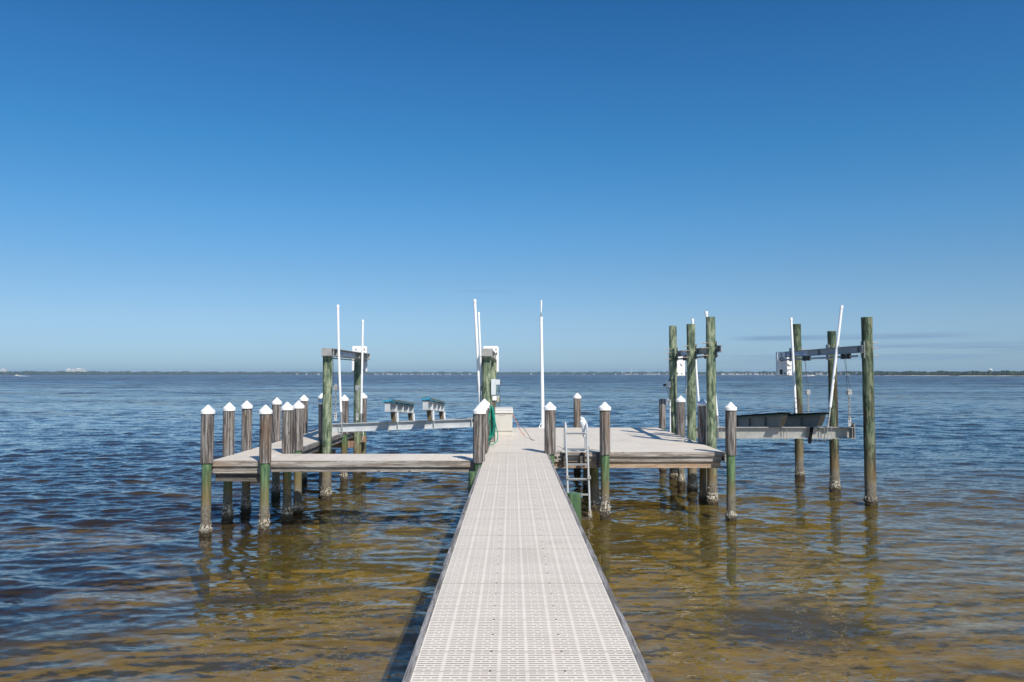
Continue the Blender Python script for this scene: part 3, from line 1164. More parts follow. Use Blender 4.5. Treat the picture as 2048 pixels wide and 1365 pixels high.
# cut-off piles under the decks
for x, y, top, r_, lab in ((.845, 11.0, D - .015, .10, 'cut-off green pile standing against the right edge of the walkway'),
                           (-.625, 13.4, D - .015, .10, 'cut-off green pile standing against the left edge of the walkway'),
                           (1.80, 17.62, D - .405, .10, 'dark short pile under the platform front behind the ladder'),
                           (1.95, 20.9, D - .405, .10, 'dark short pile farther back under the middle of the platform'),
                           (.15, 20.9, D - .405, .10, 'short pile under the platform below the storage box'),
                           (.15, 17.62, D - .405, .10, 'short pile under the walkway end of the platform')):
    t = thing('short_pile', (x, y, 0), lab, 'pile', 'short piles carrying the decks')
    for nm, me in (('pile', shaft_mesh(r_ + .003, r_, -2.2, top, PILE_S)), ('barnacle_crust', barns[0])):
        o = bpy.data.objects.new(nm, me)
        COL.objects.link(o)
        o.parent = t
        if nm != 'pile': o.scale = (1.12, 1.12, 1)

E = EYE
talls = [
    (-4.40, 19.1, E + .435, .112, .117, PILE_T, 'nearest tall green lift pile on the left dock arm, carrying a beam end'),
    (-4.54, 23.6, E + .445, .115, .120, PILE_T, 'farther tall lift pile on the left dock arm, under the white motor box'),
    (-.612, 19.1, E + .415, .108, .115, PILE_T, 'tall green lift pile behind the row of posts left of the walkway'),
    (-.565, 23.6, E + .425, .112, .118, PILE_T, 'farther tall green pile mostly hidden behind the middle lift pile'),
    (4.55, 18.3, E + 1.31, .105, .118, PILE_T, 'tallest green pile at the right side of the platform, nearest of three'),
    (4.545, 20.3, E + 1.27, .107, .122, PILE_T, 'middle tall green pile of the three on the platform right side'),
    (4.55, 22.6, E + 1.365, .105, .118, PILE_T, 'farthest tall green pile of the three on the platform right side'),
    (8.22, 23.0, E + 1.44, .115, .122, PILE_O, 'outer lift pile standing in open water, left one of the three'),
    (8.14, 20.3, E + 1.09, .105, .120, PILE_O, 'outer lift pile standing in open water, shortest and middle of the three'),
    (8.13, 18.26, E + 1.30, .120, .128, PILE_O, 'outer lift pile at far right in open water, thickest with dark brown streaks'),
]
tall_obs = []
for i, (x, y, top, rt, rb, mat, lab) in enumerate(talls):
    t = thing('lift_pile', (x, y, 0), lab, 'pile', 'tall green boat lift piles')
    for nm, me in (('pile', shaft_mesh(rb, rt, -2.4, top, mat, .02)), ('barnacle_crust', barnsT[i % 3])):
        o = bpy.data.objects.new(nm, me)
        COL.objects.link(o)
        o.parent = t
        o.rotation_euler = (0, 0, i * 1.3)
    tall_obs.append(t)
    if x > 4.9:
        t.rotation_euler = (0, R(-.25), 0)


# ------------------------------------------------------------------ lift beams
def ibeam(m, p0, p1, w, h, tf, tw, stiff=(), ends=False, mi=0, mi2=0):
    p0, p1 = Vector(p0), Vector(p1)
    d = (p1 - p0).normalized()
    up = Vector((0, 0, 1))
    L = (p1 - p0).length
    m.bar(p0, p1, w, tf, mi)
    m.bar(p0 - up * tf, p1 - up * tf, tw, h - 2 * tf, mi)
    m.bar(p0 - up * (h - tf), p1 - up * (h - tf), w, tf, mi)
    for s_ in stiff:
        a = p0 + d * (s_ * L)
        m.bar(a - up * tf, a + d * .012 - up * tf, w - .006, h - 2 * tf, mi2)
    if ends:
        m.bar(p0 - d * .008, p0, w, h, mi2)
        m.bar(p1, p1 + d * .008, w, h, mi2)


def sticker(parent, x, y0, y1, z0, z1, side):
    """printed strip on the web of a beam, side = +1 faces +x, -1 faces -x"""
    e = .0025 * side
    m = MB()
    xa, xb = sorted((x, x + e))
    m.box(xa, xb, y0, y1, z0, z1, 0)
    n = 17
    xa, xb = sorted((x + e, x + e * 1.8))
    L = (y1 - y0) * .94
    for i in range(n):
        if i in (7, 12): continue
        a = y0 + (y1 - y0) * .03 + L * i / n
        w = L / n * .74
        H = z1 - z0
        za, zb = z0 + H * .2, z1 - H * .2
        m.box(xa, xb, a, a + w * .3, za, zb, 1)
        if i % 3 != 1: m.box(xa, xb, a + w * .3, a + w, zb - H * .14, zb, 1)
        if i % 2 == 0: m.box(xa, xb, a + w * .3, a + w * .9, (za + zb) / 2 - H * .06, (za + zb) / 2 + H * .06, 1)
        if i % 4 == 3: m.box(xa, xb, a + w * .7, a + w, za, zb - H * .14, 1)
    m.build('printed_strip', [STICK, INK], parent, smooth=False)


def motor_cover(parent, x0, x1, y, z0, z1, side):
    """white slab-shaped gear cover with slots, bolts and a split at the beam"""
    m = MB()
    xm = (x0 + x1) / 2
    w = (x1 - x0)
    ch = .045
    # outline with chamfered top outer corner, front face toward -y
    pts = [(x0, z0), (x1, z0), (x1, z1 - ch), (x1 - ch * .7, z1), (x0 + ch * .4, z1), (x0, z1 - ch * .6)]
    n = len(pts)
    vs = [(p[0], y, p[1]) for p in pts] + [(p[0], y + .16, p[1]) for p in pts]
    m.add(vs, [tuple(range(n)), tuple(range(2 * n - 1, n - 1, -1))] + [(i, n + i, n + (i + 1) % n, (i + 1) % n) for i in range(n)])
    o = m.build('motor_cover', CAPW, parent, smooth=False, bevel=.008)
    q = MB()
    H = z1 - z0
    q.box(x0 + w * .24, x0 + w * .30, y - .004, y + .01, z1 - H * .17, z1 - H * .09)
    q.box(x1 - w * .20, x1 - w * .14, y - .004, y + .01, z1 - H * .17, z1 - H * .09)
    q.box(x1 - w * .16, x1 - w * .10, y - .004, y + .01, z0 + H * .66, z0 + H * .76)
    q.bar((x1 - w * .20, y, z0 + H * .40), (x1 - w * .34, y, z0 + H * .50), .012, .02, side=(0, -1, 0))
    q.box(x1 - w * .25, x1 - w * .19, y - .004, y + .01, z0 + H * .08, z0 + H * .13)
    q.box(x0 + w * .15, x0 + w * .20, y - .004, y + .01, z0 + H * .08, z0 + H * .13)
    q.tube([(xm, y - .012, z0 + H * .12), (xm, y + .01, z0 + H * .12)], .022, 10)
    q.build('slots_and_bolts', DARKM, o, smooth=False)
    r_ = MB()
    r_.box(x0 - .006, x1 + .006, y - .012, y + .172, z0 + .018, z0 + .034)
    r_.build('seam_lip', BOXG, o, smooth=False)
    return o


def top_beam_on_piles(x, y0, y1, z1, h, label, cover_x, cov_y, cx_sign):
    t = thing('lift_top_beam', (x, y0, z1 - h), label, 'boat lift beam', 'top beams of the boat lifts')
    m = MB()
    L = y1 - y0
    ibeam(m, (x, y0, z1), (x, y1, z1), .245, h, .014, .05,
          [.05, .14, .72, .80], ends=True)
    m.build('beam', ALU, t, smooth=False)
    m = MB()
    for yy in (y0 + .12, y1 - .45):
        m.box(x - .15, x + .15, yy, yy + .25, z1 - h - .016, z1 - h - .002)
        for sx in (-.125, .125):
            m.tube([(x + sx, yy + .04, z1 + .025), (x + sx, yy + .04, z1 - h - .05)], .007, 6)
    m.build('mount_plate', GALV, t, smooth=False)
    sticker(t, x + .026, y0 + 1.1, y0 + 3.1, z1 - h + .04, z1 - .04, 1)
    m = MB()
    m.tube([(x, y0 + .3, z1 - h - .05), (x, y1 + .1, z1 - h - .05)], .016, 10)
    m.build('drive_shaft', GALV, t)
    motor_cover(t, cover_x[0], cover_x[1], cov_y, E + .055, E + .845, 1)
    return t


top_beam_on_piles(-4.37, 18.86, 23.9, E + .613, .175,
                  'pale metal beam across the two tall piles of the left dock arm, with a white motor box at its far end', (-4.80, -4.36), 24.0, 1)
top_beam_on_piles(-.595, 18.86, 23.9, E + .605, .175,
                  'pale metal beam seen end-on atop the middle lift piles, with a white motor box behind', (-.87, -.40), 24.0, 1)


def side_beam(x, y0, y1, z1, h, side, label, cov, cov_y, piles, pulls):
    """beam bolted to the slip side of the piles; side=+1: piles lie on the -x side"""
    t = thing('lift_side_beam', (x, y0, z1 - h), label, 'boat lift beam', 'side beams of the right boat lift')
    m = MB()
    ibeam(m, (x, y0, z1), (x, y1, z1), .09, h, .012, .014, [.04, .5, .9])
    m.build('beam', ALUB, t, smooth=False)
    for px, py in piles:
        q = MB()
        q.box(x - .05, x - .04, py - .10, py + .10, z1 - h - .12, z1 + .10) if side > 0 else \
            q.box(x + .04, x + .05, py - .10, py + .10, z1 - h - .12, z1 + .10)
        o = q.build('clamp_plate', GALV, t, smooth=False)
        b = MB()
        for zz in (z1 + .06, z1 - h * .35, z1 - h - .07):
            for yy in (-.07, .07):
                b.tube([(px - side * .20, py + yy, zz), (x + side * .02 - side * .05, py + yy, zz)], .0085, 6)
        b.build('through_bolt', RUSTY, o, smooth=False)
    m = MB()
    m.tube([(x + side * .0, y0 + .3, z1 - h - .07), (x, y1 + .2, z1 - h - .07)], .024, 10)
    m.build('drive_shaft', GALV, t)
    for yy in pulls:
        q = MB()
        q.box(x - .045, x + .045, yy - .06, yy + .03, z1 - h - .125, z1 - h - .003)
        q.tube([(x, yy - .09, z1 - h - .07), (x, yy + .33, z1 - h - .07)], .036, 12)
        q.box(x - .045, x + .045, yy + .25, yy + .34, z1 - h - .125, z1 - h - .003)
        q.build('cable_winder', DARKM, t, smooth=False)
    if side > 0:
        sticker(t, x - .008, y0 + 2.7, y0 + 4.2, z1 - h + .03, z1 - .03, -1)
    else:
        sticker(t, x - .008, y1 - 1.75, y1 - .15, z1 - h + .03, z1 - .03, -1)
    motor_cover(t, cov[0], cov[1], cov_y, E - .06, E + .66, 1)
    return t


side_beam(4.712, 18.02, 23.0, E + .655, .155, 1, 'dark metal beam bolted along the three tall piles at the platform side, with white motor box',
          (4.62, 5.07), 23.45, [(4.55, 18.3), (4.545, 20.3), (4.55, 22.6)], [19.1, 21.5])
side_beam(7.965, 18.15, 23.3, E + .655, .165, -1, 'dark metal beam along the three outer piles in open water, with white motor box at left',
          (7.80, 8.22), 23.5, [(8.13, 18.26), (8.14, 20.3), (8.22, 23.0)], [18.95, 21.5])
# dark opening on the open side of the outer cover
def cover_detail():
    m = MB()
    m.box(7.86, 7.94, 23.49, 23.498, E + .0, E + .14)
    m.tube([(7.925 + .05 * math.cos(t), 23.49, E + .44 + .05 * math.sin(t)) for t in np.linspace(.6, 5.6, 12)], .012, 6)
    return m
for o in COL.objects:
    if o.name.startswith('lift_side_beam') and abs(o.location.x - 7.965) < .01:
        cover_detail().build('vent_opening', DARKM, o, smooth=False)


# ------------------------------------------------------------------ hoists: cable, block, chain
def hoist(x, y, ztop, zblock, zend, label, dx=.0, plate=True):
    t = thing('hoist_chain', (x, y, zend), label, 'hoist chain', 'hoist chains of the boat lifts')
    m = MB()
    m.tube([(x + dx - .05, y - .1, ztop), (x - .045, y, zblock + .05)], .0045, 6)
    m.tube([(x + dx + .04, y + .25, ztop), (x + .04, y + .02, zblock + .05)], .0045, 6)
    m.build('cable', DARKM, t)
    m = MB()
    m.lathe([(.01, -.028), (.058, -.026), (.066, -.012), (.05, 0), (.066, .012), (.058, .026), (.01, .028)], 18)
    v = [(x + p[0], y + p[2], zblock + p[1]) for p in m.v]
    m.v = v
    m.box(x - .05, x + .05, y - .045, y - .034, zblock - .07, zblock + .03)
    m.box(x - .05, x + .05, y + .034, y + .045, zblock - .07, zblock + .03)
    m.box(x - .03, x + .03, y - .034, y + .034, zblock - .10, zblock - .066)
    m.build('pulley_block', GALV, t, smooth=False)
    m = MB()
    z = zblock - .12
    i = 0
    while z > zend + .02:
        c = Vector((x + .004 * math.sin(i * 1.7), y, z))
        a = Vector((1, 0, 0)) if i % 2 else Vector((.35, .94, 0))
        loop = []
        for k_ in range(10):
            t_ = 2 * math.pi * k_ / 10
            loop.append(c + a * (.020 * math.cos(t_)) + Vector((0, 0, 1)) * (.036 * math.sin(t_)))
        m.tube(loop, .0075, 6, closed=True)
        z -= .052
        i += 1
    m.build('chain', RUSTY if x > 0 else GALV, t)
    if plate:
        m = MB()
        m.box(x - .035, x + .035, y - .008, y + .008, zend - .10, zend + .10)
        for zz in (zend + .0, zend + .06):
            m.tube([(x, y - .014, zz), (x, y + .014, zz)], .012, 8, 1)
        m.build('link_plate', [ALUW, DARKM], t, smooth=False)


hoist(-4.24, 19.28, E + .43, E - .31, E - 1.02, 'hoist cable and chain beside the nearest tall pile of the left dock arm')
hoist(-4.32, 22.4, E + .43, E - .37, E - 1.18, 'hoist cable and chain in front of the farther tall pile of the left dock arm')
hoist(-.78, 19.28, E + .42, E - .33, E - .93, 'hoist chain hidden behind the posts left of the walkway, near end')
hoist(-.78, 22.4, E + .42, E - .37, E - 1.10, 'hoist chain hidden behind the posts left of the walkway, far end')
hoist(4.78, 19.05, E + .45, E - .40, E - 1.12, 'hoist chain hanging behind the nearest tall pile of the platform side', .02)
hoist(4.79, 21.9, E + .45, E - .46, E - 1.30, 'hoist chain hanging between the middle and far tall piles of the platform side', .0)
hoist(7.975, 21.6, E + .42, E - .47, E - 1.27, 'hoist chain hanging from the outer lift beam between its left and middle pile', -.03)
hoist(7.985, 18.98, E + .42, E - .41, E - 1.13, 'hoist chain at the right end of the right cradle beam, before the outermost pile', -.06)


# ------------------------------------------------------------------ left cradle
def zL(X, far):
    if not far: return E - 1.183 + .037 * (X + 4.27)
    return E - 1.385 + .052 * (X + 4.5)


cr = thing('lift_cradle', (-2.5, 20.8, E - 1.3), 'empty left boat lift cradle, pale beam with two short bunks edged in blue', 'boat lift cradle')
for far, y, xa, xb in ((False, 19.2, -4.30, -.70), (True, 22.4, -4.36, -.70)):
    m = MB()
    ibeam(m, (xa, y, zL(xa, far)), (xb, y, zL(xb, far)), .15, .20, .012, .012, [.0, .065, .925, .995])
    # doublers and stiffeners below each bunk
    for bx in (-2.82, -1.96):
        for dx in (-.12, .10):
            zz = zL(bx + dx, far)
            m.box(bx + dx - .006, bx + dx + .006, y - .073, y + .073, zz - .19, zz - .012)
            for dy in (-.05, .05):
                m.tube([(bx + dx, y + dy, zz - .19), (bx + dx, y + dy, zz - .245)], .010, 6)
        for dx in (.26, .44):
            zz = zL(bx + dx, far)
            m.tube([(bx + dx, y - .05, zz - .19), (bx + dx, y - .05, zz - .235)], .009, 6)
    o = m.build('cradle_beam', ALUW, cr, smooth=False)
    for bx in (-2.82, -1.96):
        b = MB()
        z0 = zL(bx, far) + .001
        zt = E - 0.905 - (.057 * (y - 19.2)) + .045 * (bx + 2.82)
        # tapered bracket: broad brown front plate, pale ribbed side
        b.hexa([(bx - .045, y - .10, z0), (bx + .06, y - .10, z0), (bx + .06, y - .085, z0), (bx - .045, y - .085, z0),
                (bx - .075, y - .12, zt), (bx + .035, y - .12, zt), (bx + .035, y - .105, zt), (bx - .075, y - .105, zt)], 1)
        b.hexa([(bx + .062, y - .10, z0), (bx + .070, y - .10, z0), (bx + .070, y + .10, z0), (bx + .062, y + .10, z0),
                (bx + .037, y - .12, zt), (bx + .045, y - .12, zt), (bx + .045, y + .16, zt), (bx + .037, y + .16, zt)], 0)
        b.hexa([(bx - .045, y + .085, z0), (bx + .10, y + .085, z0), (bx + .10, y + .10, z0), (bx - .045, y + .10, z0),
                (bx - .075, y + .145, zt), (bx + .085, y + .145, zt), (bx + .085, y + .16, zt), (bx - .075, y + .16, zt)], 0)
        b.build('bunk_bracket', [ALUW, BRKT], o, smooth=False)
for bx, up in ((-2.825, 0), (-1.962, .04)):
    y0, y1 = 18.2, 22.62
    zb0, zb1 = E - .848 + up, E - 1.10 + up      # underside near / far
    m = MB()
    ibeam(m, (bx, y0, zb0 + .205), (bx, y1, zb1 + .205), .125, .205, .012, .012, [.26, .52, .76, .985])
    m.bar((bx, y0 - .006, zb0 + .203), (bx, y0 + .004, zb0 + .203), .125, .203)
    o = m.build('bunk', ALUW, cr, smooth=False)
    m = MB()
    m.bar((bx, y0 + .01, zb0 + .238), (bx, y1 - .01, zb1 + .238), .11, .032)
    m.build('bunk_board', WOOD_B, o, smooth=False)
    m = MB()
    # ragged carpet: worn top with blue edges
    n = 16
    prev = None
    for i in range(n):
        t0, t1 = i / n, (i + 1) / n
        ya, yb_ = y0 - .03 + (y1 - y0 + .04) * t0, y0 - .03 + (y1 - y0 + .04) * t1
        za = zb0 + (zb1 - zb0) * t0 + .266 + random.uniform(0, .008)
        zb_ = zb0 + (zb1 - zb0) * t1 + .266 + random.uniform(0, .008)
        m.bar((bx, ya, za + .018), (bx, yb_, zb_ + .018), .15, .045, 1)
        drop = random.uniform(.022, .05) if (i > 1) else .07
        m.bar((bx + .080, ya, za - .022), (bx + .082, yb_, zb_ - .022), .012, drop * .6, 0)
        m.bar((bx - .080, ya, za - .022), (bx - .082, yb_, zb_ - .022), .012, drop * .6, 0)
    m.bar((bx, y0 - .05, zb0 + .272), (bx, y0 - .03, zb0 + .272), .19, .05, 0)
    m.bar((bx + .07, y0 - .06, zb0 + .288), (bx + .08, y0 + .18, zb0 + .276), .05, .05, 0)
    m.build('bunk_carpet', [BLUEC, OLIVEC], o, smooth=False)


def guide_pole(parent, base, top, r=.030, steel=.32, bend=0.0):
    b, t = Vector(base), Vector(top)
    m = MB()
    d = (t - b)
    L = d.length
    u = d / L
    pts = [b + u * (steel * .85 + (L - steel * .85) * i / 8) + Vector((bend * math.sin(math.pi * i / 8), 0, 0)) for i in range(9)]
    m.tube(pts, r, 14)
    m.tube([t - u * .06, t + u * .005, t + u * .02], r * 1.22, 14, r1=r * 1.1)
    o = m.build('guide_pole', PVC, parent, angle=50)
    s_ = MB()
    s_.tube([b - u * .03, b + u * (steel * .9)], r * .72, 12)
    s_.box(b.x - .06, b.x + .06, b.y - .06, b.y + .06, b.z - .004, b.z + .012)
    for dx in (-.045, .045):
        s_.tube([(b.x + dx, b.y - .085, b.z + .03), (b.x + dx, b.y - .085, b.z - .26)], .006, 6)
    s_.box(b.x - .06, b.x + .06, b.y - .095, b.y - .075, b.z - .275, b.z - .262)
    s_.build('pole_bracket', GALV, o, smooth=False)


guide_pole(cr, (-4.08, 19.2, zL(-4.08, False) + .004), (-4.19, 19.2, E + 1.65), bend=-.012)
guide_pole(cr, (-4.21, 22.4, zL(-4.2, True) + .004), (-4.185, 22.4, E + 1.51))
guide_pole(cr, (-.745, 19.2, zL(-.74, False) + .004), (-.897, 19.2, E + 1.785), .034)
guide_pole(cr, (-.80, 22.4, zL(-.8, True) + .004), (-.938, 22.4, E + 1.72))

# ------------------------------------------------------------------ right cradle
c2 = thing('lift_cradle', (6.4, 20.3, E - 1.4), 'empty right boat lift cradle, deep grey beam under two long black-topped bunks', 'boat lift cradle')
for y, zt, xa, xb in ((18.95, E - 1.245, 4.83, 8.04), (21.6, E - 1.425, 4.83, 8.04)):
    m = MB()
    ibeam(m, (xa, y, zt), (xb, y, zt), .19, .265, .014, .014, [.005, .985])
    m.box(xb, xb + .014, y - .10, y + .10, zt - .285, zt + .10)
    for bx in (6.28, 7.16):
        for dx in (-.09, .0, .13, .20):
            m.tube([(bx + dx, y - .085, zt - .25), (bx + dx, y - .085, zt - .315)], .010, 6)
        m.tube([(bx + .17, y - .098, zt + .01), (bx + .17, y - .098, zt - .28)], .007, 6)
        m.tube([(bx + .07, y - .02, zt - .02), (bx + .07, y - .02, zt - .24)], .010, 6)
    m.build('cradle_beam', ALU, c2, smooth=False)
for bx in (6.30, 7.185):
    y0, y1 = 18.52, 23.35
    zb0, zb1 = E - 1.205 + .0, E - 1.205 - .34
    zb0 += .0
    m = MB()
    hh = .245
    # web with sloping near end, flanges and ribs
    p = [(bx, y0 + .30, zb0), (bx, y1, zb1), (bx, y1, zb1 + hh), (bx, y0, zb0 + hh)]
    t_ = .006
    m.hexa([(bx - t_, y0 + .24, zb0), (bx + t_, y0 + .24, zb0), (bx + t_, y1, zb1), (bx - t_, y1, zb1),
            (bx - t_, y0, zb0 + hh), (bx + t_, y0, zb0 + hh), (bx + t_, y1, zb1 + hh), (bx - t_, y1, zb1 + hh)])
    m.bar((bx, y0 + .24, zb0 + .002), (bx, y1, zb1 + .002), .12, .014)
    m.bar((bx, y0, zb0 + hh + .012), (bx, y1, zb1 + hh + .012), .12, .012)
    m.hexa([(bx - .058, y0 + .225, zb0 + .003), (bx + .058, y0 + .225, zb0 + .003), (bx + .058, y0 + .24, zb0 + .003), (bx - .058, y0 + .24, zb0 + .003),
            (bx - .058, y0 - .012, zb0 + hh - .001), (bx + .058, y0 - .012, zb0 + hh - .001), (bx + .058, y0 + .003, zb0 + hh - .001), (bx - .058, y0 + .003, zb0 + hh - .001)])
    for f in (.28, .55, .80):
        yy = y0 + (y1 - y0) * f
        zz = zb0 + (zb1 - zb0) * f
        m.box(bx - .055, bx + .055, yy, yy + .014, zz + .004, zz + hh - .002)
    o = m.build('bunk', ALU_SHADE, c2, smooth=False)
    m = MB()
    m.bar((bx, y0 + .03, zb0 + hh + .052), (bx, y1, zb1 + hh + .052), .14, .038)
    m.build('bunk_board', GREENB, o, smooth=False)
    m = MB()
    n = 14
    for i in range(n):
        t0, t1 = i / n, (i + 1) / n
        f = lambda t: (y0 - .06 + (y1 - y0 + .08) * t, zb0 + (zb1 - zb0) * t + hh + .074 + random.uniform(-.004, .006))
        (ya, za), (yb_, zb_) = f(t0), f(t1)
        m.bar((bx, ya, za + .01), (bx, yb_, zb_ + .01), .175, .040)
    m.bar((bx, y0 - .10, zb0 + hh + .070), (bx, y0 + .0, zb0 + hh + .082), .20, .032)
    m.build('bunk_mat', BLACK, o, smooth=False)
m = MB()
m.bar((7.02, 18.80, E - 1.235), (7.00, 18.80, E - 1.235), .0, .0) if False else None
m.hexa([(6.935, 18.835, E - 1.61), (7.005, 18.835, E - 1.635), (7.005, 18.845, E - 1.635), (6.935, 18.845, E - 1.61),
        (6.995, 18.83, E - 1.24), (7.075, 18.83, E - 1.24), (7.075, 18.84, E - 1.24), (6.995, 18.84, E - 1.24)])
m.build('hanging_strap', BLACK, c2, smooth=False)
guide_pole(c2, (4.87, 18.95, E - 1.241), (4.60, 18.9, E + 1.47), .032)
guide_pole(c2, (5.07, 21.6, E - 1.421), (4.92, 21.75, E + 1.49))
guide_pole(c2, (7.42, 18.86, E - 1.241), (7.81, 18.9, E + 1.61), .033, .55)
guide_pole(c2, (7.66, 21.6, E - 1.421), (7.62, 21.8, E + 1.52), .033, .45)

# ------------------------------------------------------------------ things on the decks
# storage box
sb = thing('storage_box', (-.255, 21.5, D), 'beige lidded resin storage box standing on the platform behind the green hose', 'storage box')
bx0, bx1, by0, by1 = -.53, .015, 20.9, 22.15
m = MB()
m.hexa([(bx0 + .012, by0 + .012, D + .002), (bx1 - .012, by0 + .012, D + .002), (bx1 - .012, by1 - .012, D + .002), (bx0 + .012, by1 - .012, D + .002),
        (bx0, by0, D + .57), (bx1, by0, D + .57), (bx1, by1, D + .57), (bx0, by1, D + .57)])
body = m.build('body', BEIGE, sb, smooth=False, bevel=.012)
m = MB()
m.box(bx0 + .004, bx1 - .004, by0 + .002, by0 + .012, D + .125, D + .132)
m.box(bx0 - .003, bx1 + .003, by0 - .003, by1 + .003, D + .575, D + .585)
m.build('seam', DARKM, body, smooth=False)
m = MB()
m.box(bx0 - .014, bx1 + .014, by0 - .014, by1 + .014, D + .588, D + .665)
m.box(bx0 - .006, bx1 + .006, by0 - .006, by1 + .006, D + .668, D + .712)
m.build('lid', BEIGEL, sb, smooth=False, bevel=.016)
m = MB()
pts = []
for i in range(9):
    t = i / 8
    pts.append((bx0 + .14 + .24 * t, by0 - .004, D + .572 - .028 * math.sin(math.pi * t)))
m.tube(pts, .007, 6)
m.build('handle', BEIGE, sb)

# green hose coil
hs_ = thing('garden_hose', (-.46, 18.30, D), 'green garden hose hung in a long coil on a post beside the walkway', 'hose')
m = MB()
for i in range(9):
    pts = []
    w = .045 + .012 * i + random.uniform(-.008, .008)
    bottom = D + .06 + random.uniform(0, .16)
    top = D + .885 + random.uniform(-.012, .012)
    xc = -.475 + .004 * i
    yc = 18.24 + .012 * (i % 4)
    for k_ in range(20):
        t = 2 * math.pi * k_ / 20
        z = (top + bottom) / 2 + (top - bottom) / 2 * math.sin(t)
        sag = (1 - (z - bottom) / (top - bottom))
        pts.append((xc + w * math.cos(t) * (.35 + .8 * sag) - .07 * sag, yc + .04 * math.cos(t + i), z))
    m.tube(pts, .0105, 8, closed=True)
m.build('coil', HOSE, hs_)
m = MB()
pts = [(-.46, 18.2, D + .88), (-.41, 18.15, D + .70), (-.35, 18.05, D + .42), (-.315, 18.0, D + .25), (-.33, 17.95, D + .12),
       (-.40, 17.9, D + .06), (-.52, 17.88, D + .035), (-.575, 17.86, D + .02)]
sm = []
for i in range(len(pts) - 1):
    for q in range(4):
        sm.append(Vector(pts[i]).lerp(Vector(pts[i + 1]), q / 4))
m.tube(sm, .0105, 8)
m.build('loose_end', HOSE, hs_)
m = MB().box(-.52, -.44, 18.26, 18.36, D + .84, D + .865)
m.build('hanger', GALV, hs_, smooth=False)

# electrics on the middle lift pile
eb = thing('electrical_box', (-.44, 19.1, E - .5), 'grey electrical box with smaller outlets mounted on the middle tall pile', 'electrical box')
m = MB()
m.box(-.495, -.385, 18.95, 19.08, E - .49, E - .115)
m.build('enclosure', BOXG, eb, smooth=False, bevel=.008)
m = MB()
m.box(-.382, -.285, 18.97, 19.07, E - .25, E - .125)
m.build('switch_box', BOXG, eb, smooth=False, bevel=.008)
m = MB()
m.tube([(-.28, 19.0, E - .19), (-.25, 19.0, E - .19)], .02, 10)
m.build('plug', DARKM, eb)
m = MB()
m.box(-.465, -.365, 18.98, 19.06, E - .62, E - .51)
m.build('outlet', CAPW, eb, smooth=False, bevel=.006)
m = MB()
m.box(-.355, -.30, 18.97, 19.06, E - .66, E - .51)
m.build('outlet_cover', TANP, eb, smooth=False, bevel=.008)
m = MB()
m.box(-.475, -.40, 19.02, 19.08, D + .002, E - .51)
m.build('support_strip', WOOD_Z, eb, smooth=False)
m = MB()
m.tube([(-.26, 19.0, E - .2), (-.27, 19.0, E - .27), (-.31, 18.99, E - .36), (-.32, 18.98, E - .50), (-.29, 18.97, E - .62), (-.33, 18.97, E - .73), (-.38, 18.97, E - .77)], .006, 6)
m.tube([(-.33, 19.0, E - .25), (-.315, 18.97, E - .33), (-.27, 18.96, E - .50), (-.265, 18.96, E - .64), (-.31, 18.96, E - .76)], .006, 6)
m.build('wire', DARKM, eb)

# electrics on the far pile at the platform's right side
e2 = thing('electrical_switch', (4.40, 22.5, D + .6), 'dark switch and wires on the farthest tall pile beside the white conduit', 'electrical box')
m = MB()
m.box(4.33, 4.44, 22.42, 22.55, E - .36, E - .19)
m.build('switch_box', BOXG, e2, smooth=False, bevel=.006)
m = MB()
m.tube([(4.24, 22.44, E - .31), (4.31, 22.44, E - .30)], .035, 10)
m.box(4.40, 4.47, 22.43, 22.5, E - .20, E - .14)
m.build('plug', DARKM, e2, smooth=False)
m = MB()
m.tube([(4.33, 22.44, E - .36), (4.36, 22.43, E - .52), (4.40, 22.42, E - .66), (4.44, 22.42, E - .74)], .008, 6)
m.tube([(4.38, 22.44, E - .36), (4.42, 22.42, E - .46), (4.44, 22.42, E - .60), (4.50, 22.40, E - .76), (4.48, 22.40, E - .88), (4.38, 22.42, E - .92)], .008, 6)
m.build('wire', DARKM, e2)
m = MB()
m.box(4.335, 4.405, 22.5, 22.58, E - .84, E - .70)
m.build('outlet', GALV, e2, smooth=False, bevel=.006)
m = MB()
m.tube([(4.43, 22.46, D - .3), (4.43, 22.46, E - .70)], .017, 10)
m.build('conduit', PVC, e2)

# white pole with antenna
wp = thing('antenna_pole', (.93, 24.12, D), 'tall white pole with a thin antenna on top, standing on the far platform edge', 'pole')
m = MB()
b, t = Vector((.93, 24.12, D + .003)), Vector((.882, 24.12, E + 1.64))
m.tube([b, b.lerp(t, .5), t], .056, 18, r1=.044)
m.build('pole', PVC, wp, angle=50)
m = MB()
m.tube([t, t + Vector((0, 0, .09))], .053, 16)
m.build('collar', PVC, wp, angle=50)
m = MB()
m.tube([t + Vector((0, 0, .09)), t + Vector((-.002, 0, .22))], .022, 10)
m.build('fitting', GALV, wp)
m = MB()
m.tube([t + Vector((-.002, 0, .22)), t + Vector((.0, 0, .33)), t + Vector((.004, 0, .60))], .013, 10, r1=.028)
m.build('antenna', CAPW, wp)
m = MB()
m.box(.80, .90, 24.07, 24.17, D + .003, D + .02)
m.bar((.80, 24.12, D + .02), (.885, 24.12, D + .20), .05, .02)
m.build('foot_bracket', CAPW, wp, smooth=False)

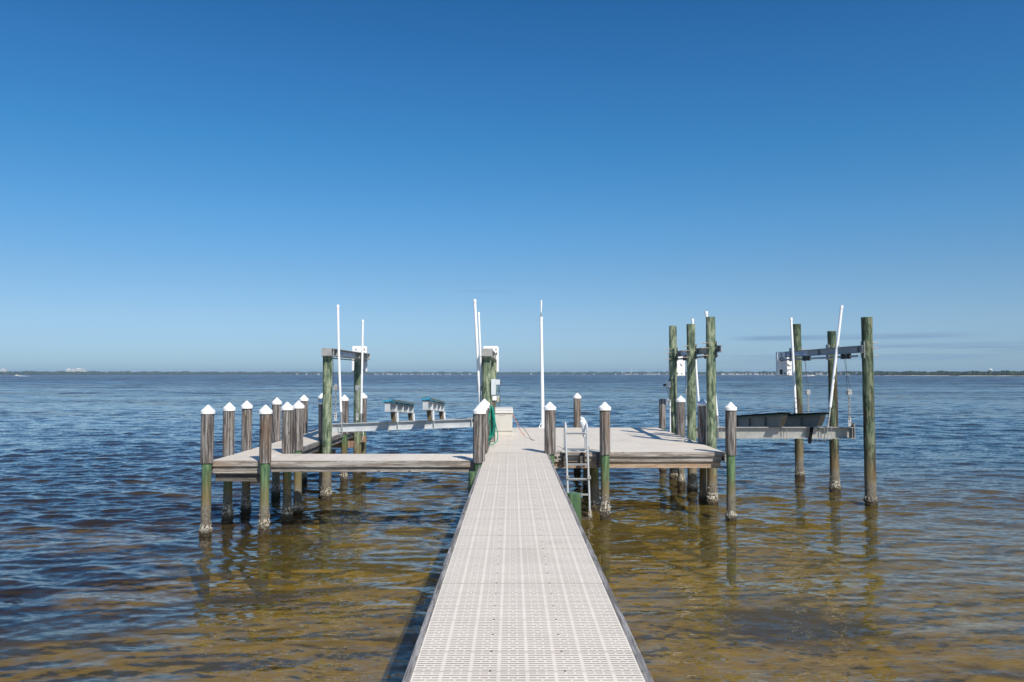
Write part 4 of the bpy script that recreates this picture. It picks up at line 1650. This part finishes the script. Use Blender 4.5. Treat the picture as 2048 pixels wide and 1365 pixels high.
# swim ladder
ld = thing('swim_ladder', (1.30, 16.45, 0), 'aluminium swim ladder leading from the platform front down into the water', 'ladder')
for x in (1.10, 1.535):
    m = MB()
    pts = [(x + .05, 16.34, -.35), (x + .035, 16.36, .5), (x, 16.42, D + .30), (x, 16.44, D + .48)]
    for k_ in range(9):
        a = math.pi * k_ / 8
        pts.append((x, 16.44 + .16 - .16 * math.cos(a), D + .48 + .13 * math.sin(a)))
    pts.append((x, 16.76, D + .25))
    pts.append((x, 16.77, D + .012))
    m.tube(pts, .0215, 12)
    m.box(x - .04, x + .04, 16.73, 16.83, D + .002, D + .012)
    m.build('side_rail', ALUW, ld, angle=50)
for z in (D + .40, D + .085, D - .235, D - .53, D - .84):
    m = MB()
    dx = .035 * max(0, (D - z)) / 1.2
    yy = 16.42 - .05 * max(0, (D - z))
    m.tube([(1.10 + dx, yy, z), (1.535 + dx, yy, z)], .018, 10)
    m.box(1.115 + dx, 1.52 + dx, yy - .03, yy + .03, z + .012, z + .022)
    m.build('rung', ALUW, ld, smooth=False)
for a_, b_ in ((1.10, 1.16), (1.53, 1.60)):
    m = MB().box(a_, b_, 16.33, 16.40, D - .52, D - .45)
    m.build('slide_bracket', ALU, ld, smooth=False, bevel=.004)
o = bpy.data.objects.new('barnacle_crust', barns[2])
COL.objects.link(o)
o.parent = ld
o.location = Vector((1.58, 16.34, -.03)) - ld.location
o.scale = (.42, .42, .8)
o = bpy.data.objects.new('barnacle_crust', barns[1])
COL.objects.link(o)
o.parent = ld
o.location = Vector((1.50, 16.36, .02)) - ld.location
o.rotation_euler = (0, R(80), 0)
o.scale = (.6, .6, .35)

# white bag tied on the ladder's right rail
bg_ = thing('plastic_bag', (1.52, 16.6, D + .5), 'crumpled white plastic bag tied over the right ladder rail', 'bag')
m = MB()
prof = [(.012, -.20), (.03, -.16), (.045, -.08), (.06, 0), (.075, .07), (.07, .13), (.045, .17), (.05, .20), (.03, .215)]
m.lathe(prof, 16, (0, 0, 0), 0, .45)
vs = []
for i, p in enumerate(m.v):
    z = p[2]
    lean = -.25 * z if z > 0 else .05 * z
    vs.append((1.50 + p[0] + lean, 16.60 + p[1] * .8, D + .50 + z + .012 * math.sin(i * 2.1)))
m.v = vs
m.tube([(1.44, 16.58, D + .66), (1.42, 16.57, D + .73), (1.435, 16.57, D + .735)], .014, 7)
m.build('bag', CLOTH, bg_, angle=25)


# ropes lying about
def rope(name, label, pts, r, mat, sub=5, cat='rope'):
    P = [Vector(p) for p in pts]
    sm = []
    n = len(P)
    for i in range(n - 1):
        p0, p1, p2, p3 = P[max(i - 1, 0)], P[i], P[i + 1], P[min(i + 2, n - 1)]
        for q in range(sub):
            t = q / sub
            sm.append(.5 * ((2 * p1) + (p2 - p0) * t + (2 * p0 - 5 * p1 + 4 * p2 - p3) * t * t + (3 * p1 - p0 - 3 * p2 + p3) * t ** 3))
    sm.append(P[-1])
    m = MB()
    m.tube(sm, r, 7)
    o = m.build(name, mat, None, loc=tuple(P[0]))
    tag(o, label, cat)


z = D + .012
rope('mooring_rope', 'thin orange rope drooping from the storage box corner to the deck',
     [(.02, 20.95, D + .58), (.10, 21.0, D + .40), (.19, 21.1, D + .20), (.26, 21.25, D + .05), (.31, 21.3, z), (.34, 21.2, z)], .009, ROPEO)
rope('mooring_rope', 'thin dark rope running taut from the storage box to the open deck',
     [(.02, 21.0, D + .52), (.22, 20.9, D + .32), (.38, 20.6, D + .12), (.46, 20.0, z), (.50, 19.6, z), (.55, 19.5, z)], .007, ROPED)
rope('mooring_rope', 'pale rope strands tangled on the deck edge by the post left of the ladder',
     [(.62, 16.75, z), (.70, 16.55, z + .004), (.80, 16.50, D + .03), (.92, 16.68, z), (1.02, 16.62, D - .04), (1.0, 16.57, D - .14), (.93, 16.57, D - .09), (1.06, 16.7, z), (1.10, 16.78, z)], .005, ROPEW)
rope('fishing_line', 'thin curled line between the two posts beside the ladder',
     [(.88, 16.9, z), (.95, 17.3, D + .05), (1.06, 17.6, z), (1.12, 17.2, z)], .004, ROPED)
rope('fishing_line', 'thin dark line trailing from the ladder toward the right post on the deck',
     [(1.55, 16.8, D + .30), (1.62, 17.3, D + .10), (1.70, 17.8, z), (1.66, 17.2, z), (1.78, 17.0, z), (1.90, 16.85, z)], .004, ROPED)
rope('dock_line', 'short pale rope end tied to a cleat near the middle tall pile',
     [(4.12, 19.2, z), (4.18, 19.35, D + .05), (4.26, 19.3, D + .02), (4.30, 19.15, z), (4.24, 19.05, z), (4.05, 19.0, z), (3.95, 19.15, z)], .010, ROPEW)
rope('mooring_rope', 'loop of pale rope hanging on the farther tall pile of the left dock arm',
     [(-4.42, 23.5, D + .02), (-4.36, 23.45, D + .0), (-4.33, 23.4, D - .15), (-4.36, 23.42, D - .28), (-4.43, 23.47, D - .36)], .011, ROPEW)
cl = thing('dock_cleat', (4.26, 19.3, D), 'small metal cleat on the deck beside the middle tall pile', 'cleat')
m = MB()
m.box(4.24, 4.28, 19.25, 19.35, D + .002, D + .03)
m.tube([(4.26, 19.16, D + .05), (4.26, 19.3, D + .035), (4.26, 19.44, D + .05)], .012, 8)
m.build('cleat_horn', GALV, cl)

# ------------------------------------------------------------------ haze
m = MB().box(-9000, 9000, -300, 9500, -8, 45)
hz = m.build('haze', NK('haze_air').m, None, smooth=False)
hm = hz.data.materials[0]
ht = hm.node_tree
pv = ht.nodes.new('ShaderNodeVolumePrincipled')
pv.inputs['Color'].default_value = (.55, .78, 1.0, 1)
pv.inputs['Density'].default_value = 1.2e-4
pv.inputs['Anisotropy'].default_value = 0.0
for n_ in ht.nodes:
    if n_.type == 'OUTPUT_MATERIAL':
        ht.links.new(pv.outputs[0], n_.inputs['Volume'])
tag(hz, kind='stuff')
